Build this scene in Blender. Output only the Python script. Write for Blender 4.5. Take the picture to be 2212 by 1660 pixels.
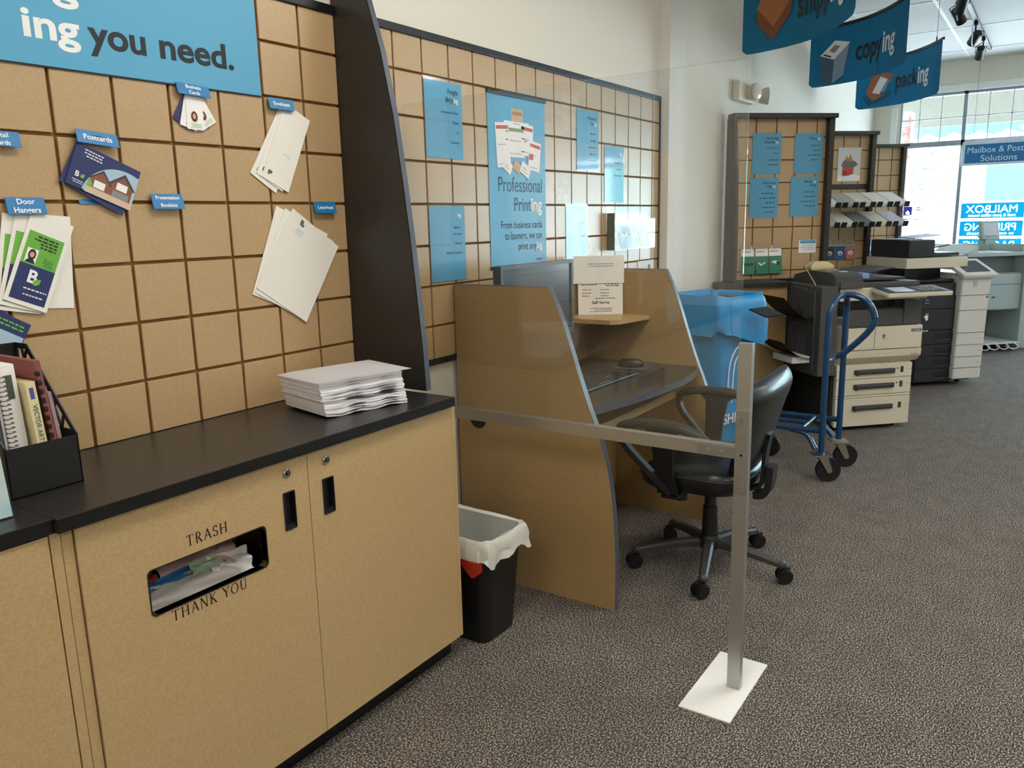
import bpy, bmesh, math, random
from mathutils import Matrix, Vector
random.seed(7)
PI = math.pi
for o in list(bpy.data.objects): bpy.data.objects.remove(o)
SC = bpy.context.scene
COL = SC.collection

# ------------------------------------------------------------------ camera
cd = bpy.data.cameras.new('camera'); cam = bpy.data.objects.new('camera', cd); COL.objects.link(cam)
cd.sensor_fit = 'HORIZONTAL'; cd.sensor_width = 36.0; cd.lens = 1722.85/2212*36; cd.clip_start = .02; cd.clip_end = 200
_r, _d, _f = Vector((.5602,-.8280,-.0230)), Vector((-.1783,-.0936,-.9795)), Vector((.8089,.5529,-.2001))
_f.normalize(); _d = (_d-_f*_d.dot(_f)).normalized(); _r = _d.cross(_f)
cam.matrix_world = Matrix(((_r.x,-_d.x,-_f.x,-1.0067),(_r.y,-_d.y,-_f.y,-1.9682),(_r.z,-_d.z,-_f.z,1.4290),(0,0,0,1)))
SC.camera = cam
# ------------------------------------------------------------------ world, daylight, exposure
W = bpy.data.worlds.new('sky'); SC.world = W; W.use_nodes = True
bg = W.node_tree.nodes['Background']; bg.inputs[0].default_value = (.66,.83,1.0,1); bg.inputs[1].default_value = 12.0
_s = bpy.data.lights.new('sun','SUN'); _s.energy = 14; _s.angle = .01; _s.color = (1,.97,.92)
_so = bpy.data.objects.new('sun',_s); COL.objects.link(_so); _so.rotation_euler = (0, math.radians(-42), math.radians(12))
SC.view_settings.view_transform = 'Standard'; SC.view_settings.look = 'None'
SC.view_settings.exposure = 0.78; SC.view_settings.gamma = 1.0; SC.view_settings.use_curve_mapping = False
SC.cycles.max_bounces = 8; SC.cycles.diffuse_bounces = 4; SC.cycles.glossy_bounces = 4
SC.cycles.transparent_max_bounces = 16; SC.cycles.transmission_bounces = 6
SC.cycles.sample_clamp_indirect = 6; SC.cycles.caustics_reflective = False; SC.cycles.caustics_refractive = False
SC.cycles.use_denoising = True
CEIL_LIGHT = 9.0                 # radiance of the ceiling troffers
WARM = (1.0,.90,.76)
def portal(name, x, y, z, sy, sz):
    l = bpy.data.lights.new(name, 'AREA'); l.shape = 'RECTANGLE'; l.size = sz; l.size_y = sy; l.cycles.is_portal = True
    o = bpy.data.objects.new(name, l); COL.objects.link(o); o.location = (x,y,z); o.rotation_euler = (0, PI/2, 0)
portal('daylight_portal', 9.62, -2.95, 1.93, 5.4, 1.7)

# ------------------------------------------------------------------ materials
def lin(h):
    if isinstance(h, str):
        h = h.lstrip('#'); h = [int(h[i:i+2],16)/255 for i in (0,2,4)]
        return tuple((c/12.92 if c <= .04045 else ((c+.055)/1.055)**2.4) for c in h)+(1,)
    return tuple(h)+(1,)
_M = {}
def mat(name, col='#808080', rough=.5, metal=0, spec=.5, noise=None, bump=None, coat=0, cr=.12):
    """noise = (scale, darker colour, lighter colour); bump = (scale, strength)"""
    if name in _M: return _M[name]
    m = bpy.data.materials.new(name); m.use_nodes = True; _M[name] = m
    nt = m.node_tree; b = nt.nodes['Principled BSDF']
    b.inputs['Base Color'].default_value = lin(col); b.inputs['Roughness'].default_value = rough
    b.inputs['Metallic'].default_value = metal; b.inputs['Specular IOR Level'].default_value = spec
    if coat: b.inputs['Coat Weight'].default_value = coat; b.inputs['Coat Roughness'].default_value = cr
    if noise or bump:
        tc = nt.nodes.new('ShaderNodeTexCoord')
    if noise:
        n = nt.nodes.new('ShaderNodeTexNoise'); n.inputs['Scale'].default_value = noise[0]; n.inputs['Detail'].default_value = 3
        r = nt.nodes.new('ShaderNodeValToRGB')
        r.color_ramp.elements[0].position = .32; r.color_ramp.elements[0].color = lin(noise[1])
        r.color_ramp.elements[1].position = .68; r.color_ramp.elements[1].color = lin(noise[2])
        nt.links.new(tc.outputs['Object'], n.inputs['Vector']); nt.links.new(n.outputs['Fac'], r.inputs['Fac'])
        nt.links.new(r.outputs['Color'], b.inputs['Base Color'])
    if bump:
        n2 = nt.nodes.new('ShaderNodeTexNoise'); n2.inputs['Scale'].default_value = bump[0]; n2.inputs['Detail'].default_value = 4
        bp = nt.nodes.new('ShaderNodeBump'); bp.inputs['Strength'].default_value = bump[1]; bp.inputs['Distance'].default_value = .004
        nt.links.new(tc.outputs['Object'], n2.inputs['Vector']); nt.links.new(n2.outputs['Fac'], bp.inputs['Height'])
        nt.links.new(bp.outputs['Normal'], b.inputs['Normal'])
    return m
def emis(name, col, s):
    if name in _M: return _M[name]
    m = bpy.data.materials.new(name); m.use_nodes = True; _M[name] = m
    b = m.node_tree.nodes['Principled BSDF']; b.inputs['Base Color'].default_value = lin(col)
    b.inputs['Emission Color'].default_value = lin(col); b.inputs['Emission Strength'].default_value = s
    return m
def clear(name, tint=(1,1,1), ior=1.49, rough=.0, gain=1.0, veil=0.0):
    """thin clear sheet: passes light straight on, reflects by Fresnel on both faces"""
    if name in _M: return _M[name]
    m = bpy.data.materials.new(name); m.use_nodes = True; _M[name] = m
    nt = m.node_tree; nt.nodes.clear()
    out = nt.nodes.new('ShaderNodeOutputMaterial'); mx = nt.nodes.new('ShaderNodeMixShader')
    tr = nt.nodes.new('ShaderNodeBsdfTransparent'); tr.inputs[0].default_value = tint+(1,)
    gl = nt.nodes.new('ShaderNodeBsdfGlossy'); gl.inputs['Roughness'].default_value = rough
    fr = nt.nodes.new('ShaderNodeFresnel'); ge = nt.nodes.new('ShaderNodeNewGeometry')
    sw = nt.nodes.new('ShaderNodeMix'); sw.data_type = 'FLOAT'
    sw.inputs[2].default_value = ior; sw.inputs[3].default_value = 1/ior
    nt.links.new(ge.outputs['Backfacing'], sw.inputs[0]); nt.links.new(sw.outputs[0], fr.inputs['IOR'])
    ml = nt.nodes.new('ShaderNodeMath'); ml.operation = 'MULTIPLY'; ml.inputs[1].default_value = gain
    nt.links.new(fr.outputs[0], ml.inputs[0]); nt.links.new(ml.outputs[0], mx.inputs[0])
    base = tr
    if veil:  # pale diffuse mixed in to stand for the haze of bright reflections
        df = nt.nodes.new('ShaderNodeBsdfDiffuse'); df.inputs[0].default_value = (.8,.82,.82,1)
        m2 = nt.nodes.new('ShaderNodeMixShader'); m2.inputs[0].default_value = veil
        nt.links.new(tr.outputs[0], m2.inputs[1]); nt.links.new(df.outputs[0], m2.inputs[2]); base = m2
    nt.links.new(base.outputs[0], mx.inputs[1]); nt.links.new(gl.outputs[0], mx.inputs[2])
    nt.links.new(mx.outputs[0], out.inputs['Surface'])
    return m
def film(name, col, t=.6):
    """backlit vinyl: part diffuse, part translucent"""
    if name in _M: return _M[name]
    m = bpy.data.materials.new(name); m.use_nodes = True; _M[name] = m
    nt = m.node_tree; nt.nodes.clear()
    out = nt.nodes.new('ShaderNodeOutputMaterial'); mx = nt.nodes.new('ShaderNodeMixShader'); mx.inputs[0].default_value = t
    a = nt.nodes.new('ShaderNodeBsdfDiffuse'); b = nt.nodes.new('ShaderNodeBsdfTranslucent')
    a.inputs[0].default_value = lin(col); b.inputs[0].default_value = lin(col)
    nt.links.new(a.outputs[0], mx.inputs[1]); nt.links.new(b.outputs[0], mx.inputs[2]); nt.links.new(mx.outputs[0], out.inputs[0])
    return m

TAN = mat('tan_speckled_laminate', '#bf9d68', .38, noise=(210,'#b5986c','#c2a679'))
TANP = mat('tan_slat_panel', '#b9996a', .36, noise=(190,'#b5976d','#bfa178'), coat=.55, cr=.30)
CORE = mat('raw_board_in_groove', '#8a5f2c', .8)
TANC = mat('carrel_laminate', '#b08c58', .33, noise=(210,'#a3865b','#af9265'))
BLK = mat('black_laminate', '#262422', .34, noise=(140,'#211f1d','#2c2926'))
BLKE = mat('black_edge_band', '#0d0d0e', .35)
FINM = mat('fin_black_laminate', '#2b2723', .42, noise=(120,'#272320','#2f2b27'))
DESK = mat('charcoal_desk_laminate', '#3b3835', .34, noise=(150,'#363330','#403d3a'))
EDGEB = mat('grey_blue_edge_band', '#4b5260', .35)
WALLM = mat('cream_paint', '#e5e0d3', .75, bump=(90,.05))
WALLW = mat('white_paint', '#e6e4dc', .72, bump=(90,.05))
CEILM = mat('ceiling_tile_white', '#dcdcda', .85, bump=(160,.15))
GRIDM = mat('ceiling_grid_white', '#e4e4e4', .5)
WHT = mat('white_plastic', '#efefec', .4)
PAPER = mat('white_paper', '#f1eee6', .75)
PAPERB = mat('bright_white_paper', '#f6f4f4', .7)
PAPERE = mat('paper_stack_edges', '#efedf2', .8)
ALU = mat('brushed_aluminium', '#b9b8b4', .36, metal=.85, bump=(40,.03))
ALUD = mat('aluminium_bracket', '#a9a8a4', .4, metal=.85)
CHR = mat('chrome', '#d9d9d8', .14, metal=1)
STEEL = mat('zinc_steel', '#c4c2ba', .28, metal=1)
BLKP = mat('black_plastic', '#151516', .42)
CHARM = mat('charcoal_plastic', '#3c3b3a', .5, bump=(400,.1)); ARMM = mat('black_armrest_plastic', '#232322', .5, bump=(400,.1))
RUB = mat('black_rubber', '#101010', .55)
LEA = mat('black_leather', '#0d0d0f', .36, bump=(60,.18), coat=.12)
BLUEP = mat('blue_enamel_tube', '#0f3f68', .28, coat=.3)
SIGN = mat('sign_blue', '#58a8cf', .42)
SIGND = mat('tag_blue', '#1878b4', .42)
BANB = mat('banner_blue_fabric', '#25809f', .7)
DRK = mat('dark_print', '#1e2529', .6)
WPR = mat('white_print', '#f4f4f4', .6)
LPR = mat('grey_blue_print', '#2d5f7c', .6)
NAVY = mat('navy_print', '#2a3568', .5)
GRN = mat('green_print', '#79b53c', .5)
GRN2 = mat('leaf_green_print', '#6fb544', .5)
DGRN = mat('brochure_green', '#2e8062', .5)
RED = mat('red_print', '#c8402f', .5)
REDT = mat('red_drawstring', '#d8442a', .45)
SKINP = mat('photo_skin', '#d9a487', .6)
BRN = mat('cardboard_brown', '#7c4a2a', .75)
BRNL = mat('cardboard_light', '#a56a40', .75)
ORG = mat('photo_orange', '#b06a4c', .6)
LBL = mat('pale_blue_print', '#a9c4d8', .6)
GREYP = mat('photo_grey', '#8b8d90', .6)
CREAM = mat('cream_plastic', '#d9d2bd', .45)
CREAMD = mat('warm_cream_plastic', '#d2c294', .45)
LGREY = mat('light_grey_plastic', '#d6d5d0', .42)
GRYP = mat('copier_dark_grey', '#4a4a4b', .5)
GRYD = mat('copier_charcoal', '#33353a', .48)
SLATE = mat('copier_slate_black', '#25272c', .45)
PLOT = mat('plotter_grey_green', '#9ba7a3', .5)
PLOTD = mat('plotter_dark_grey', '#6d7674', .5)
SCRN = mat('dark_screen', '#20262b', .12)
SCRL = mat('screen_pale_label', '#c9d6ea', .3)
MONS = mat('monitor_screen', '#3d4b54', .18)
MONF = mat('monitor_grey_frame', '#4a5058', .4)
BAGB = mat('bright_blue_bag', '#1b8fd0', .42, bump=(14,.35))
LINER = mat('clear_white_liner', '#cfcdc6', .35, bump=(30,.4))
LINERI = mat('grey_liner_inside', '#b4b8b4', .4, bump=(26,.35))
ACR = clear('clear_acrylic', (.985,.99,.985), 1.49, 0.0, 1.35, .010)
ACRS = clear('acrylic_sleeve', (.97,.985,.99), 1.45, .06, .45)
GLASS = clear('window_glass', (.93,.96,.97), 1.5, 0.0)

# ------------------------------------------------------------------ mesh builder
class B:
    def __init__(s): s.bm = bmesh.new()
    def _add(s, t, m, M=None):
        for f in t.faces: f.material_index = m
        if M is not None: t.transform(M)
        me = bpy.data.meshes.new('tmp'); t.to_mesh(me); t.free(); s.bm.from_mesh(me); bpy.data.meshes.remove(me); return s
    def box(s, x0,x1,y0,y1,z0,z1, bev=0, m=0, M=None, seg=2):
        t = bmesh.new(); bmesh.ops.create_cube(t, size=1)
        for v in t.verts: v.co = Vector(((x0+x1)/2+v.co.x*(x1-x0), (y0+y1)/2+v.co.y*(y1-y0), (z0+z1)/2+v.co.z*(z1-z0)))
        if bev: bmesh.ops.bevel(t, geom=t.edges[:], offset=min(bev,.49*min(abs(x1-x0),abs(y1-y0),abs(z1-z0))), segments=seg, profile=.5, affect='EDGES')
        return s._add(t, m, M)
    def cyl(s, p0, p1, r, r2=None, n=20, m=0, M=None, cap=True, bev=0):
        p0, p1 = Vector(p0), Vector(p1); d = p1-p0; t = bmesh.new()
        bmesh.ops.create_cone(t, cap_ends=cap, segments=n, radius1=r, radius2=r if r2 is None else r2, depth=d.length)
        if bev: bmesh.ops.bevel(t, geom=[e for e in t.edges if all(len(f.verts) > 4 or True for f in e.link_faces) and any(len(f.verts) == n for f in e.link_faces)], offset=bev, segments=2, affect='EDGES')
        t.transform(Matrix.Translation((p0+p1)/2) @ d.to_track_quat('Z','Y').to_matrix().to_4x4())
        return s._add(t, m, M)
    def sph(s, c, r, sx=1, sy=1, sz=1, n=16, m=0, M=None):
        t = bmesh.new(); bmesh.ops.create_uvsphere(t, u_segments=n, v_segments=max(6,n//2), radius=r)
        for v in t.verts: v.co = Vector((c[0]+v.co.x*sx, c[1]+v.co.y*sy, c[2]+v.co.z*sz))
        return s._add(t, m, M)
    def sweep(s, pts, prof, m=0, M=None, closed=False, up=(0,0,1), scales=None):
        """profile (list of 2d points) carried along pts"""
        t = bmesh.new(); P = [Vector(p) for p in pts]; n = len(P); rings = []; up = Vector(up)
        for i, p in enumerate(P):
            a = P[i-1] if (i > 0 or closed) else p; b = P[(i+1) % n] if (i < n-1 or closed) else p
            d = (b-a).normalized(); sd = d.cross(up)
            if sd.length < 1e-4: sd = d.cross(Vector((1,0,0)) if abs(d.x) < .9 else Vector((0,1,0)))
            sd.normalize(); u2 = sd.cross(d).normalized(); k = scales[i] if scales else 1
            rings.append([t.verts.new(p+sd*(q[0]*k)+u2*(q[1]*k)) for q in prof])
        k = len(prof)
        for i in range(n if closed else n-1):
            A, Bq = rings[i], rings[(i+1) % n]
            for j in range(k): t.faces.new((A[j],A[(j+1)%k],Bq[(j+1)%k],Bq[j]))
        if not closed: t.faces.new(rings[0][::-1]); t.faces.new(rings[-1])
        bmesh.ops.recalc_face_normals(t, faces=t.faces)
        return s._add(t, m, M)
    def tube(s, pts, r, n=12, m=0, M=None, closed=False, scales=None):
        return s.sweep(pts, [(r*math.cos(2*PI*j/n), r*math.sin(2*PI*j/n)) for j in range(n)], m, M, closed, (0.013,0.021,1), scales)
    def prism(s, poly, plane, a, b, m=0, M=None, bev=0):
        """polygon in 'xz', 'yz' or 'xy', extruded a..b along the third axis"""
        t = bmesh.new()
        def P(q, c): return {'xz':(q[0],c,q[1]), 'yz':(c,q[0],q[1]), 'xy':(q[0],q[1],c)}[plane]
        A = [t.verts.new(P(q,a)) for q in poly]; C = [t.verts.new(P(q,b)) for q in poly]; n = len(poly)
        t.faces.new(A); t.faces.new(C[::-1])
        for i in range(n): t.faces.new((A[i],C[i],C[(i+1)%n],A[(i+1)%n]))
        bmesh.ops.recalc_face_normals(t, faces=t.faces)
        if bev: bmesh.ops.bevel(t, geom=t.edges[:], offset=bev, segments=2, affect='EDGES')
        return s._add(t, m, M)
    def lathe(s, prof, n=24, m=0, M=None, sx=1, sy=1):
        t = bmesh.new(); R = [[t.verts.new((r*math.cos(2*PI*j/n)*sx, r*math.sin(2*PI*j/n)*sy, z)) for j in range(n)] for r, z in prof]
        for i in range(len(R)-1):
            for j in range(n): t.faces.new((R[i][j],R[i][(j+1)%n],R[i+1][(j+1)%n],R[i+1][j]))
        if prof[0][0] > 1e-5: t.faces.new(R[0][::-1])
        if prof[-1][0] > 1e-5: t.faces.new(R[-1])
        bmesh.ops.remove_doubles(t, verts=t.verts, dist=1e-6); bmesh.ops.recalc_face_normals(t, faces=t.faces)
        return s._add(t, m, M)
    def surf(s, f, nu, nv, thick=0, m=0, M=None):
        """sheet f(u,v), u and v in 0..1"""
        t = bmesh.new(); V = [[t.verts.new(f(i/nu, j/nv)) for j in range(nv+1)] for i in range(nu+1)]
        for i in range(nu):
            for j in range(nv): t.faces.new((V[i][j],V[i+1][j],V[i+1][j+1],V[i][j+1]))
        if thick:
            g = bmesh.ops.solidify(t, geom=t.faces[:], thickness=thick)
        bmesh.ops.recalc_face_normals(t, faces=t.faces)
        return s._add(t, m, M)
    def loft(s, rings, m=0, M=None, cap=(True,True)):
        t = bmesh.new(); R = [[t.verts.new(p) for p in r] for r in rings]; n = len(rings[0])
        for i in range(len(R)-1):
            for j in range(n): t.faces.new((R[i][j],R[i][(j+1)%n],R[i+1][(j+1)%n],R[i+1][j]))
        if cap[0]: t.faces.new(R[0][::-1])
        if cap[1]: t.faces.new(R[-1])
        bmesh.ops.recalc_face_normals(t, faces=t.faces)
        return s._add(t, m, M)
    def plate(s, outer, holes, plane, a, b, m=0, M=None):
        """flat plate with holes, outline in the given plane, thickness a..b"""
        cu = bpy.data.curves.new('c','CURVE'); cu.dimensions = '2D'; cu.fill_mode = 'BOTH'; cu.extrude = abs(b-a)/2
        for lp in [outer]+holes:
            sp = cu.splines.new('POLY'); sp.points.add(len(lp)-1); sp.use_cyclic_u = True
            for p, q in zip(sp.points, lp): p.co = (q[0], q[1], 0, 1)
        t = s._curve(cu); c = (a+b)/2
        for v in t.verts:
            x, y, z = v.co
            v.co = {'xz':(x, c-z, y), 'yz':(c+z, x, y), 'xy':(x, y, c+z)}[plane]
        return s._add(t, m, M)
    def _curve(s, cu):
        o = bpy.data.objects.new('c', cu); COL.objects.link(o)
        dg = bpy.context.evaluated_depsgraph_get(); me = bpy.data.meshes.new_from_object(o.evaluated_get(dg))
        t = bmesh.new(); t.from_mesh(me); bpy.data.meshes.remove(me); bpy.data.objects.remove(o); bpy.data.curves.remove(cu)
        bmesh.ops.remove_doubles(t, verts=t.verts, dist=1e-5)
        return t
    def text(s, st, x, z, size, y=0, m=0, al='LEFT', bold=0, sx=1, flip=False, width=None, M=None, f=None, lift=.0004):
        """letters in the xz plane looking to -y, baseline z"""
        cu = bpy.data.curves.new('t','FONT'); cu.body = st; cu.size = 1; cu.align_x = al; cu.offset = bold
        cu.resolution_u = 5 if size > .08 else 3; cu.extrude = 0
        t = s._curve(cu)
        if width and t.verts:
            w = max(v.co.x for v in t.verts)-min(v.co.x for v in t.verts); sx = width/(w*size)
        for v in t.verts:
            X = v.co.x*size*sx*(-1 if flip else 1); Z = v.co.y*size
            v.co = Vector((x+X, y-lift, z+Z))
        if flip: bmesh.ops.reverse_faces(t, faces=t.faces)
        if f:
            for v in t.verts: v.co = Vector(f(v.co))
        return s._add(t, m, M)
    def bars(s, x1, z, w, h, n, gap, y=0, m=0, lift=.0004, seed=1, right=True):
        """rows too small to read in the photo, as short printed strokes"""
        rn = random.Random(seed)
        for i in range(n):
            L = w*rn.uniform(.65,1); xx = x1-L if right else x1
            while xx < (x1 if right else x1+L)-h:
                l = min(h*rn.uniform(1.2,3.5), (x1 if right else x1+L)-xx)
                s.rect(xx, xx+l, z-i*gap-h, z-i*gap, y-lift, m); xx += l+h*.7
        return s
    def rect(s, x0,x1,z0,z1,y,m=0,M=None):
        t = bmesh.new(); t.faces.new([t.verts.new(p) for p in ((x0,y,z0),(x1,y,z0),(x1,y,z1),(x0,y,z1))]); return s._add(t,m,M)
    def poly(s, pts, y, m=0, M=None):
        t = bmesh.new(); t.faces.new([t.verts.new((p[0],y,p[1])) for p in pts]); return s._add(t,m,M)
    def tiles(s, x0,x1,z0,z1,cx,cz, yf, yb, gap=.0085, S=.1524, m=0, mb=1):
        """slat board: tiles of side S proud of a backing; grid lines pass through cx and cz"""
        def cuts(a,b,c):
            k = math.ceil((a-c)/S-1e-6); L = [a]
            while c+k*S < b-1e-6:
                if c+k*S > a+1e-6: L.append(c+k*S)
                k += 1
            return L+[b]
        X, Z = cuts(x0,x1,cx), cuts(z0,z1,cz); g = gap/2
        for i in range(len(X)-1):
            for j in range(len(Z)-1):
                a,b,c,d = X[i]+(g if i else 0), X[i+1]-(g if i < len(X)-2 else 0), Z[j]+(g if j else 0), Z[j+1]-(g if j < len(Z)-2 else 0)
                if b-a < .004 or d-c < .004: continue
                s.box(a,b,yf,yf+.009,c,d,.0012,m,seg=1)
        return s.box(x0,x1,yf+.009,yb,z0,z1,0,mb)
    def build(s, name, mats, parent=None, smooth=True, ang=32):
        me = bpy.data.meshes.new(name)
        if smooth:
            a = math.radians(ang)
            for e in s.bm.edges:
                e.smooth = len(e.link_faces) == 2 and e.calc_face_angle(0) < a
            for f in s.bm.faces: f.smooth = True
        s.bm.to_mesh(me); s.bm.free()
        for q in (mats if isinstance(mats,(list,tuple)) else [mats]): me.materials.append(q)
        o = bpy.data.objects.new(name, me); COL.objects.link(o)
        if parent is not None: o.parent = parent
        if smooth:
            w = o.modifiers.new('weighted_normals','WEIGHTED_NORMAL'); w.mode = 'FACE_AREA'; w.weight = 80; w.keep_sharp = True
        return o
def tag(o, label, cat, group=None, kind=None):
    if label: o['label'] = label
    if cat: o['category'] = cat
    if group: o['group'] = group
    if kind: o['kind'] = kind
    return o
def thing(name, label, cat, loc=(0,0,0), rot=(0,0,0), group=None):
    o = bpy.data.objects.new(name, None); COL.objects.link(o); o.empty_display_size = .05
    o.location = loc; o.rotation_euler = rot
    return tag(o, label, cat, group)
def put(o, loc, rot=(0,0,0)): o.location = loc; o.rotation_euler = rot; return o
def struct(b, name, mats, label=None):
    o = b.build(name, mats); o['kind'] = 'structure'
    if label: o['label'] = label
    return o
def dup(root, loc, rot=None, label=None):
    r = root.copy(); COL.objects.link(r); r.location = loc
    if rot is not None: r.rotation_euler = rot
    if label: r['label'] = label
    for ch in list(root.children):
        c = ch.copy(); COL.objects.link(c); c.parent = r
        for g in list(ch.children):
            d = g.copy(); COL.objects.link(d); d.parent = c
    return r
def rrect(x0,x1,z0,z1,r,n=5):
    P = []
    for cx,cz,a0 in ((x1-r,z1-r,0),(x0+r,z1-r,90),(x0+r,z0+r,180),(x1-r,z0+r,270)):
        for i in range(n+1):
            a = math.radians(a0+90*i/n); P.append((cx+r*math.cos(a), cz+r*math.sin(a)))
    return P
def bez(pts, n=8):
    """Catmull-Rom through pts"""
    P = [Vector(p) for p in pts]; P = [2*P[0]-P[1]]+P+[2*P[-1]-P[-2]]; out = []
    for i in range(1, len(P)-2):
        for k in range(n):
            t = k/n; a,b,c,d = P[i-1],P[i],P[i+1],P[i+2]
            out.append(.5*((2*b)+(c-a)*t+(2*a-5*b+4*c-d)*t*t+(3*b-3*c+d-a)*t**3))
    return out+[P[-2]]

# ================================================================== THE SETTING
def carpet():
    m = bpy.data.materials.new('speckled_loop_carpet'); m.use_nodes = True; nt = m.node_tree; b = nt.nodes['Principled BSDF']
    b.inputs['Roughness'].default_value = .95; b.inputs['Specular IOR Level'].default_value = .1
    tc = nt.nodes.new('ShaderNodeTexCoord'); mp = nt.nodes.new('ShaderNodeMapping'); mp.inputs['Scale'].default_value = (1,1.5,1)
    nt.links.new(tc.outputs['Object'], mp.inputs[0])
    n1 = nt.nodes.new('ShaderNodeTexNoise'); n1.inputs['Scale'].default_value = 150; n1.inputs['Detail'].default_value = 2
    n2 = nt.nodes.new('ShaderNodeTexNoise'); n2.inputs['Scale'].default_value = 7; n2.inputs['Detail'].default_value = 3
    n3 = nt.nodes.new('ShaderNodeTexVoronoi'); n3.inputs['Scale'].default_value = 130
    for n in (n1,n2,n3): nt.links.new(mp.outputs[0], n.inputs['Vector'])
    r = nt.nodes.new('ShaderNodeValToRGB'); e = r.color_ramp.elements
    e[0].position = .40; e[0].color = lin('#33302d'); e[1].position = .66; e[1].color = lin('#b5aca0')
    k = e.new(.50); k.color = lin('#5c5650')
    nt.links.new(n1.outputs['Fac'], r.inputs[0])
    r2 = nt.nodes.new('ShaderNodeMapRange'); r2.inputs[1].default_value = .3; r2.inputs[2].default_value = .7; r2.inputs[3].default_value = .86; r2.inputs[4].default_value = 1.08
    nt.links.new(n2.outputs['Fac'], r2.inputs[0])
    mx = nt.nodes.new('ShaderNodeMix'); mx.data_type = 'RGBA'; mx.blend_type = 'MULTIPLY'; mx.inputs[0].default_value = 1
    nt.links.new(r.outputs[0], mx.inputs[6]); nt.links.new(r2.outputs[0], mx.inputs[7]); nt.links.new(mx.outputs[2], b.inputs['Base Color'])
    bp = nt.nodes.new('ShaderNodeBump'); bp.inputs['Strength'].default_value = .6; bp.inputs['Distance'].default_value = .004
    nt.links.new(n3.outputs['Distance'], bp.inputs['Height']); nt.links.new(bp.outputs[0], b.inputs['Normal'])
    return m
H = 3.07; XB, XF, YR = -3.6, 9.6, -6.0
struct(B().box(XB-.1,XF+.15,YR-.1,.1,-.1,0), 'floor', carpet())
b = B().box(XB-.1,XF+.15,YR-.1,.1,H,H+.1)
x = XB
for k in range(-3,12): 
    X = .46+k*1.22
    if XB < X < XF: b.box(X-.012,X+.012,YR,0,H-.004,H,0,1)
for k in range(0,10):
    Y = -.35-k*.61
    if Y > YR: b.box(XB,XF,Y-.012,Y+.012,H-.0045,H,0,1)
struct(b, 'ceiling', [CEILM, GRIDM])
b = B().box(XB-.1,XF+.15,0,.1,0,H)
struct(b, 'wall_left', WALLM)
struct(B().box(3.415,3.645,-.066,0,0,H,.002), 'trim_3', WALLW)
struct(B().box(XB-.1,XF+.15,YR-.1,YR,0,H), 'wall_right', WALLM)
struct(B().box(XB-.1,XB,YR,0,0,H), 'wall_back', WALLM)
SILL, HEAD = .62, 2.74
b = B().box(XF,XF+.15,YR,0,HEAD,H).box(XF,XF+.15,YR,0,0,SILL).box(XF,XF+.15,-.285,0,SILL,HEAD).box(XF,XF+.15,YR,-5.62,SILL,HEAD)
struct(b, 'wall_front', WALLM)
struct(B().box(XF-.03,XF,-.26,-.19,0,2.62,.004), 'trim_1', WHT)
struct(B().box(XF-.025,XF,-5.62,-.30,HEAD,HEAD+.07,.004), 'trim_2', WHT)
struct(B().box(.94,4.1,-.014,0,0,.1,.003), 'baseboard_left', BLKP)
struct(B().box(XF-.014,XF,YR,-.0,0,.1,.003), 'baseboard_front', BLKP)
# windows of the shop front
FRM = mat('window_frame_grey', '#9aa3ad', .45, metal=.3)
MUN = mat('muntin_white', '#c9d2da', .5)
BAY = [(-.285,-.945),(-.945,-2.17),(-2.17,-3.39),(-3.39,-4.61),(-4.61,-5.62)]
for i, (a, c) in enumerate(BAY):
    f = .018
    b = B().box(XF+.02,XF+.10,c,c+f,SILL,HEAD).box(XF+.02,XF+.10,a-f,a,SILL,HEAD).box(XF+.02,XF+.10,c,a,HEAD-.03,HEAD)
    b.box(XF+.02,XF+.10,c,a,SILL,SILL+.05).box(XF+.02,XF+.10,c,a,2.155,2.215)
    w = struct(b, 'window_%d' % (i+1), FRM)
    b = B(); y = a-.232 if i else a-.20
    while y > c+.05: b.box(XF+.05,XF+.07,y-.005,y+.005,2.215,HEAD-.03); y -= .222
    b.box(XF+.05,XF+.07,c+f,a-f,2.462,2.472)
    b.build('muntins', MUN, w)
    B().box(XF+.058,XF+.062,c+f,a-f,2.215,HEAD-.03).box(XF+.058,XF+.062,c+f,a-f,SILL+.05,2.155).build('pane', GLASS, w)
# outside: pavement, awning, brick column, tree, far building
PAV = mat('pale_concrete', '#d3d1cb', .9, noise=(3,'#c8c6c0','#dddbd6'))
struct(B().box(XF+.15,70,-40,40,-.2,-.05), 'ground_outside', PAV)
AWN = film('awning_canvas', '#6a675c', .5)
b = B().surf(lambda u,v: (XF+.16+1.25*u, .6-7.2*v, 3.02-.52*u), 4, 24, .006)
def val(u,v):
    y = .6-7.2*v; s = abs(math.sin((y+.1)*PI/.30)); return (XF+1.412, y, 2.50-u*(.075+.065*s))
b.surf(val, 3, 240, 0, 1)
tag(b.build('awning', [AWN,film('awning_valance','#5b6a7c',.5)]), 'pale scalloped awning outside above the shop windows', 'awning')
BRK = mat('brick_red_mix', '#9a5c4c', .85, noise=(9,'#9a6a62','#c3a8a0'))
MOR = mat('mortar', '#b9b3aa', .9)
b = B().box(10.06,10.4,-.33,-.02,-.05,2.62,0,1)
for r in range(33):
    z = -.04+r*.08
    for q in range(2):
        y0 = -.335+q*.16+(0 if r % 2 else -.0); b.box(10.05,10.41,y0,y0+.15,z,z+.07,.003,0,seg=1)
tag(b.build('brick_column', [BRK,MOR]), 'brick column outside at the left edge of the window', 'column')
t = thing('tree', 'small leafy tree outside behind the left window pane', 'tree', (16.6,.62,-.05))
B().tube([(0,0,0),(.03,0,.8),(0,.05,1.7)],.06,8).build('trunk', mat('bark','#5b4a3a',.9), t)
b = B(); rn = random.Random(3)
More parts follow.
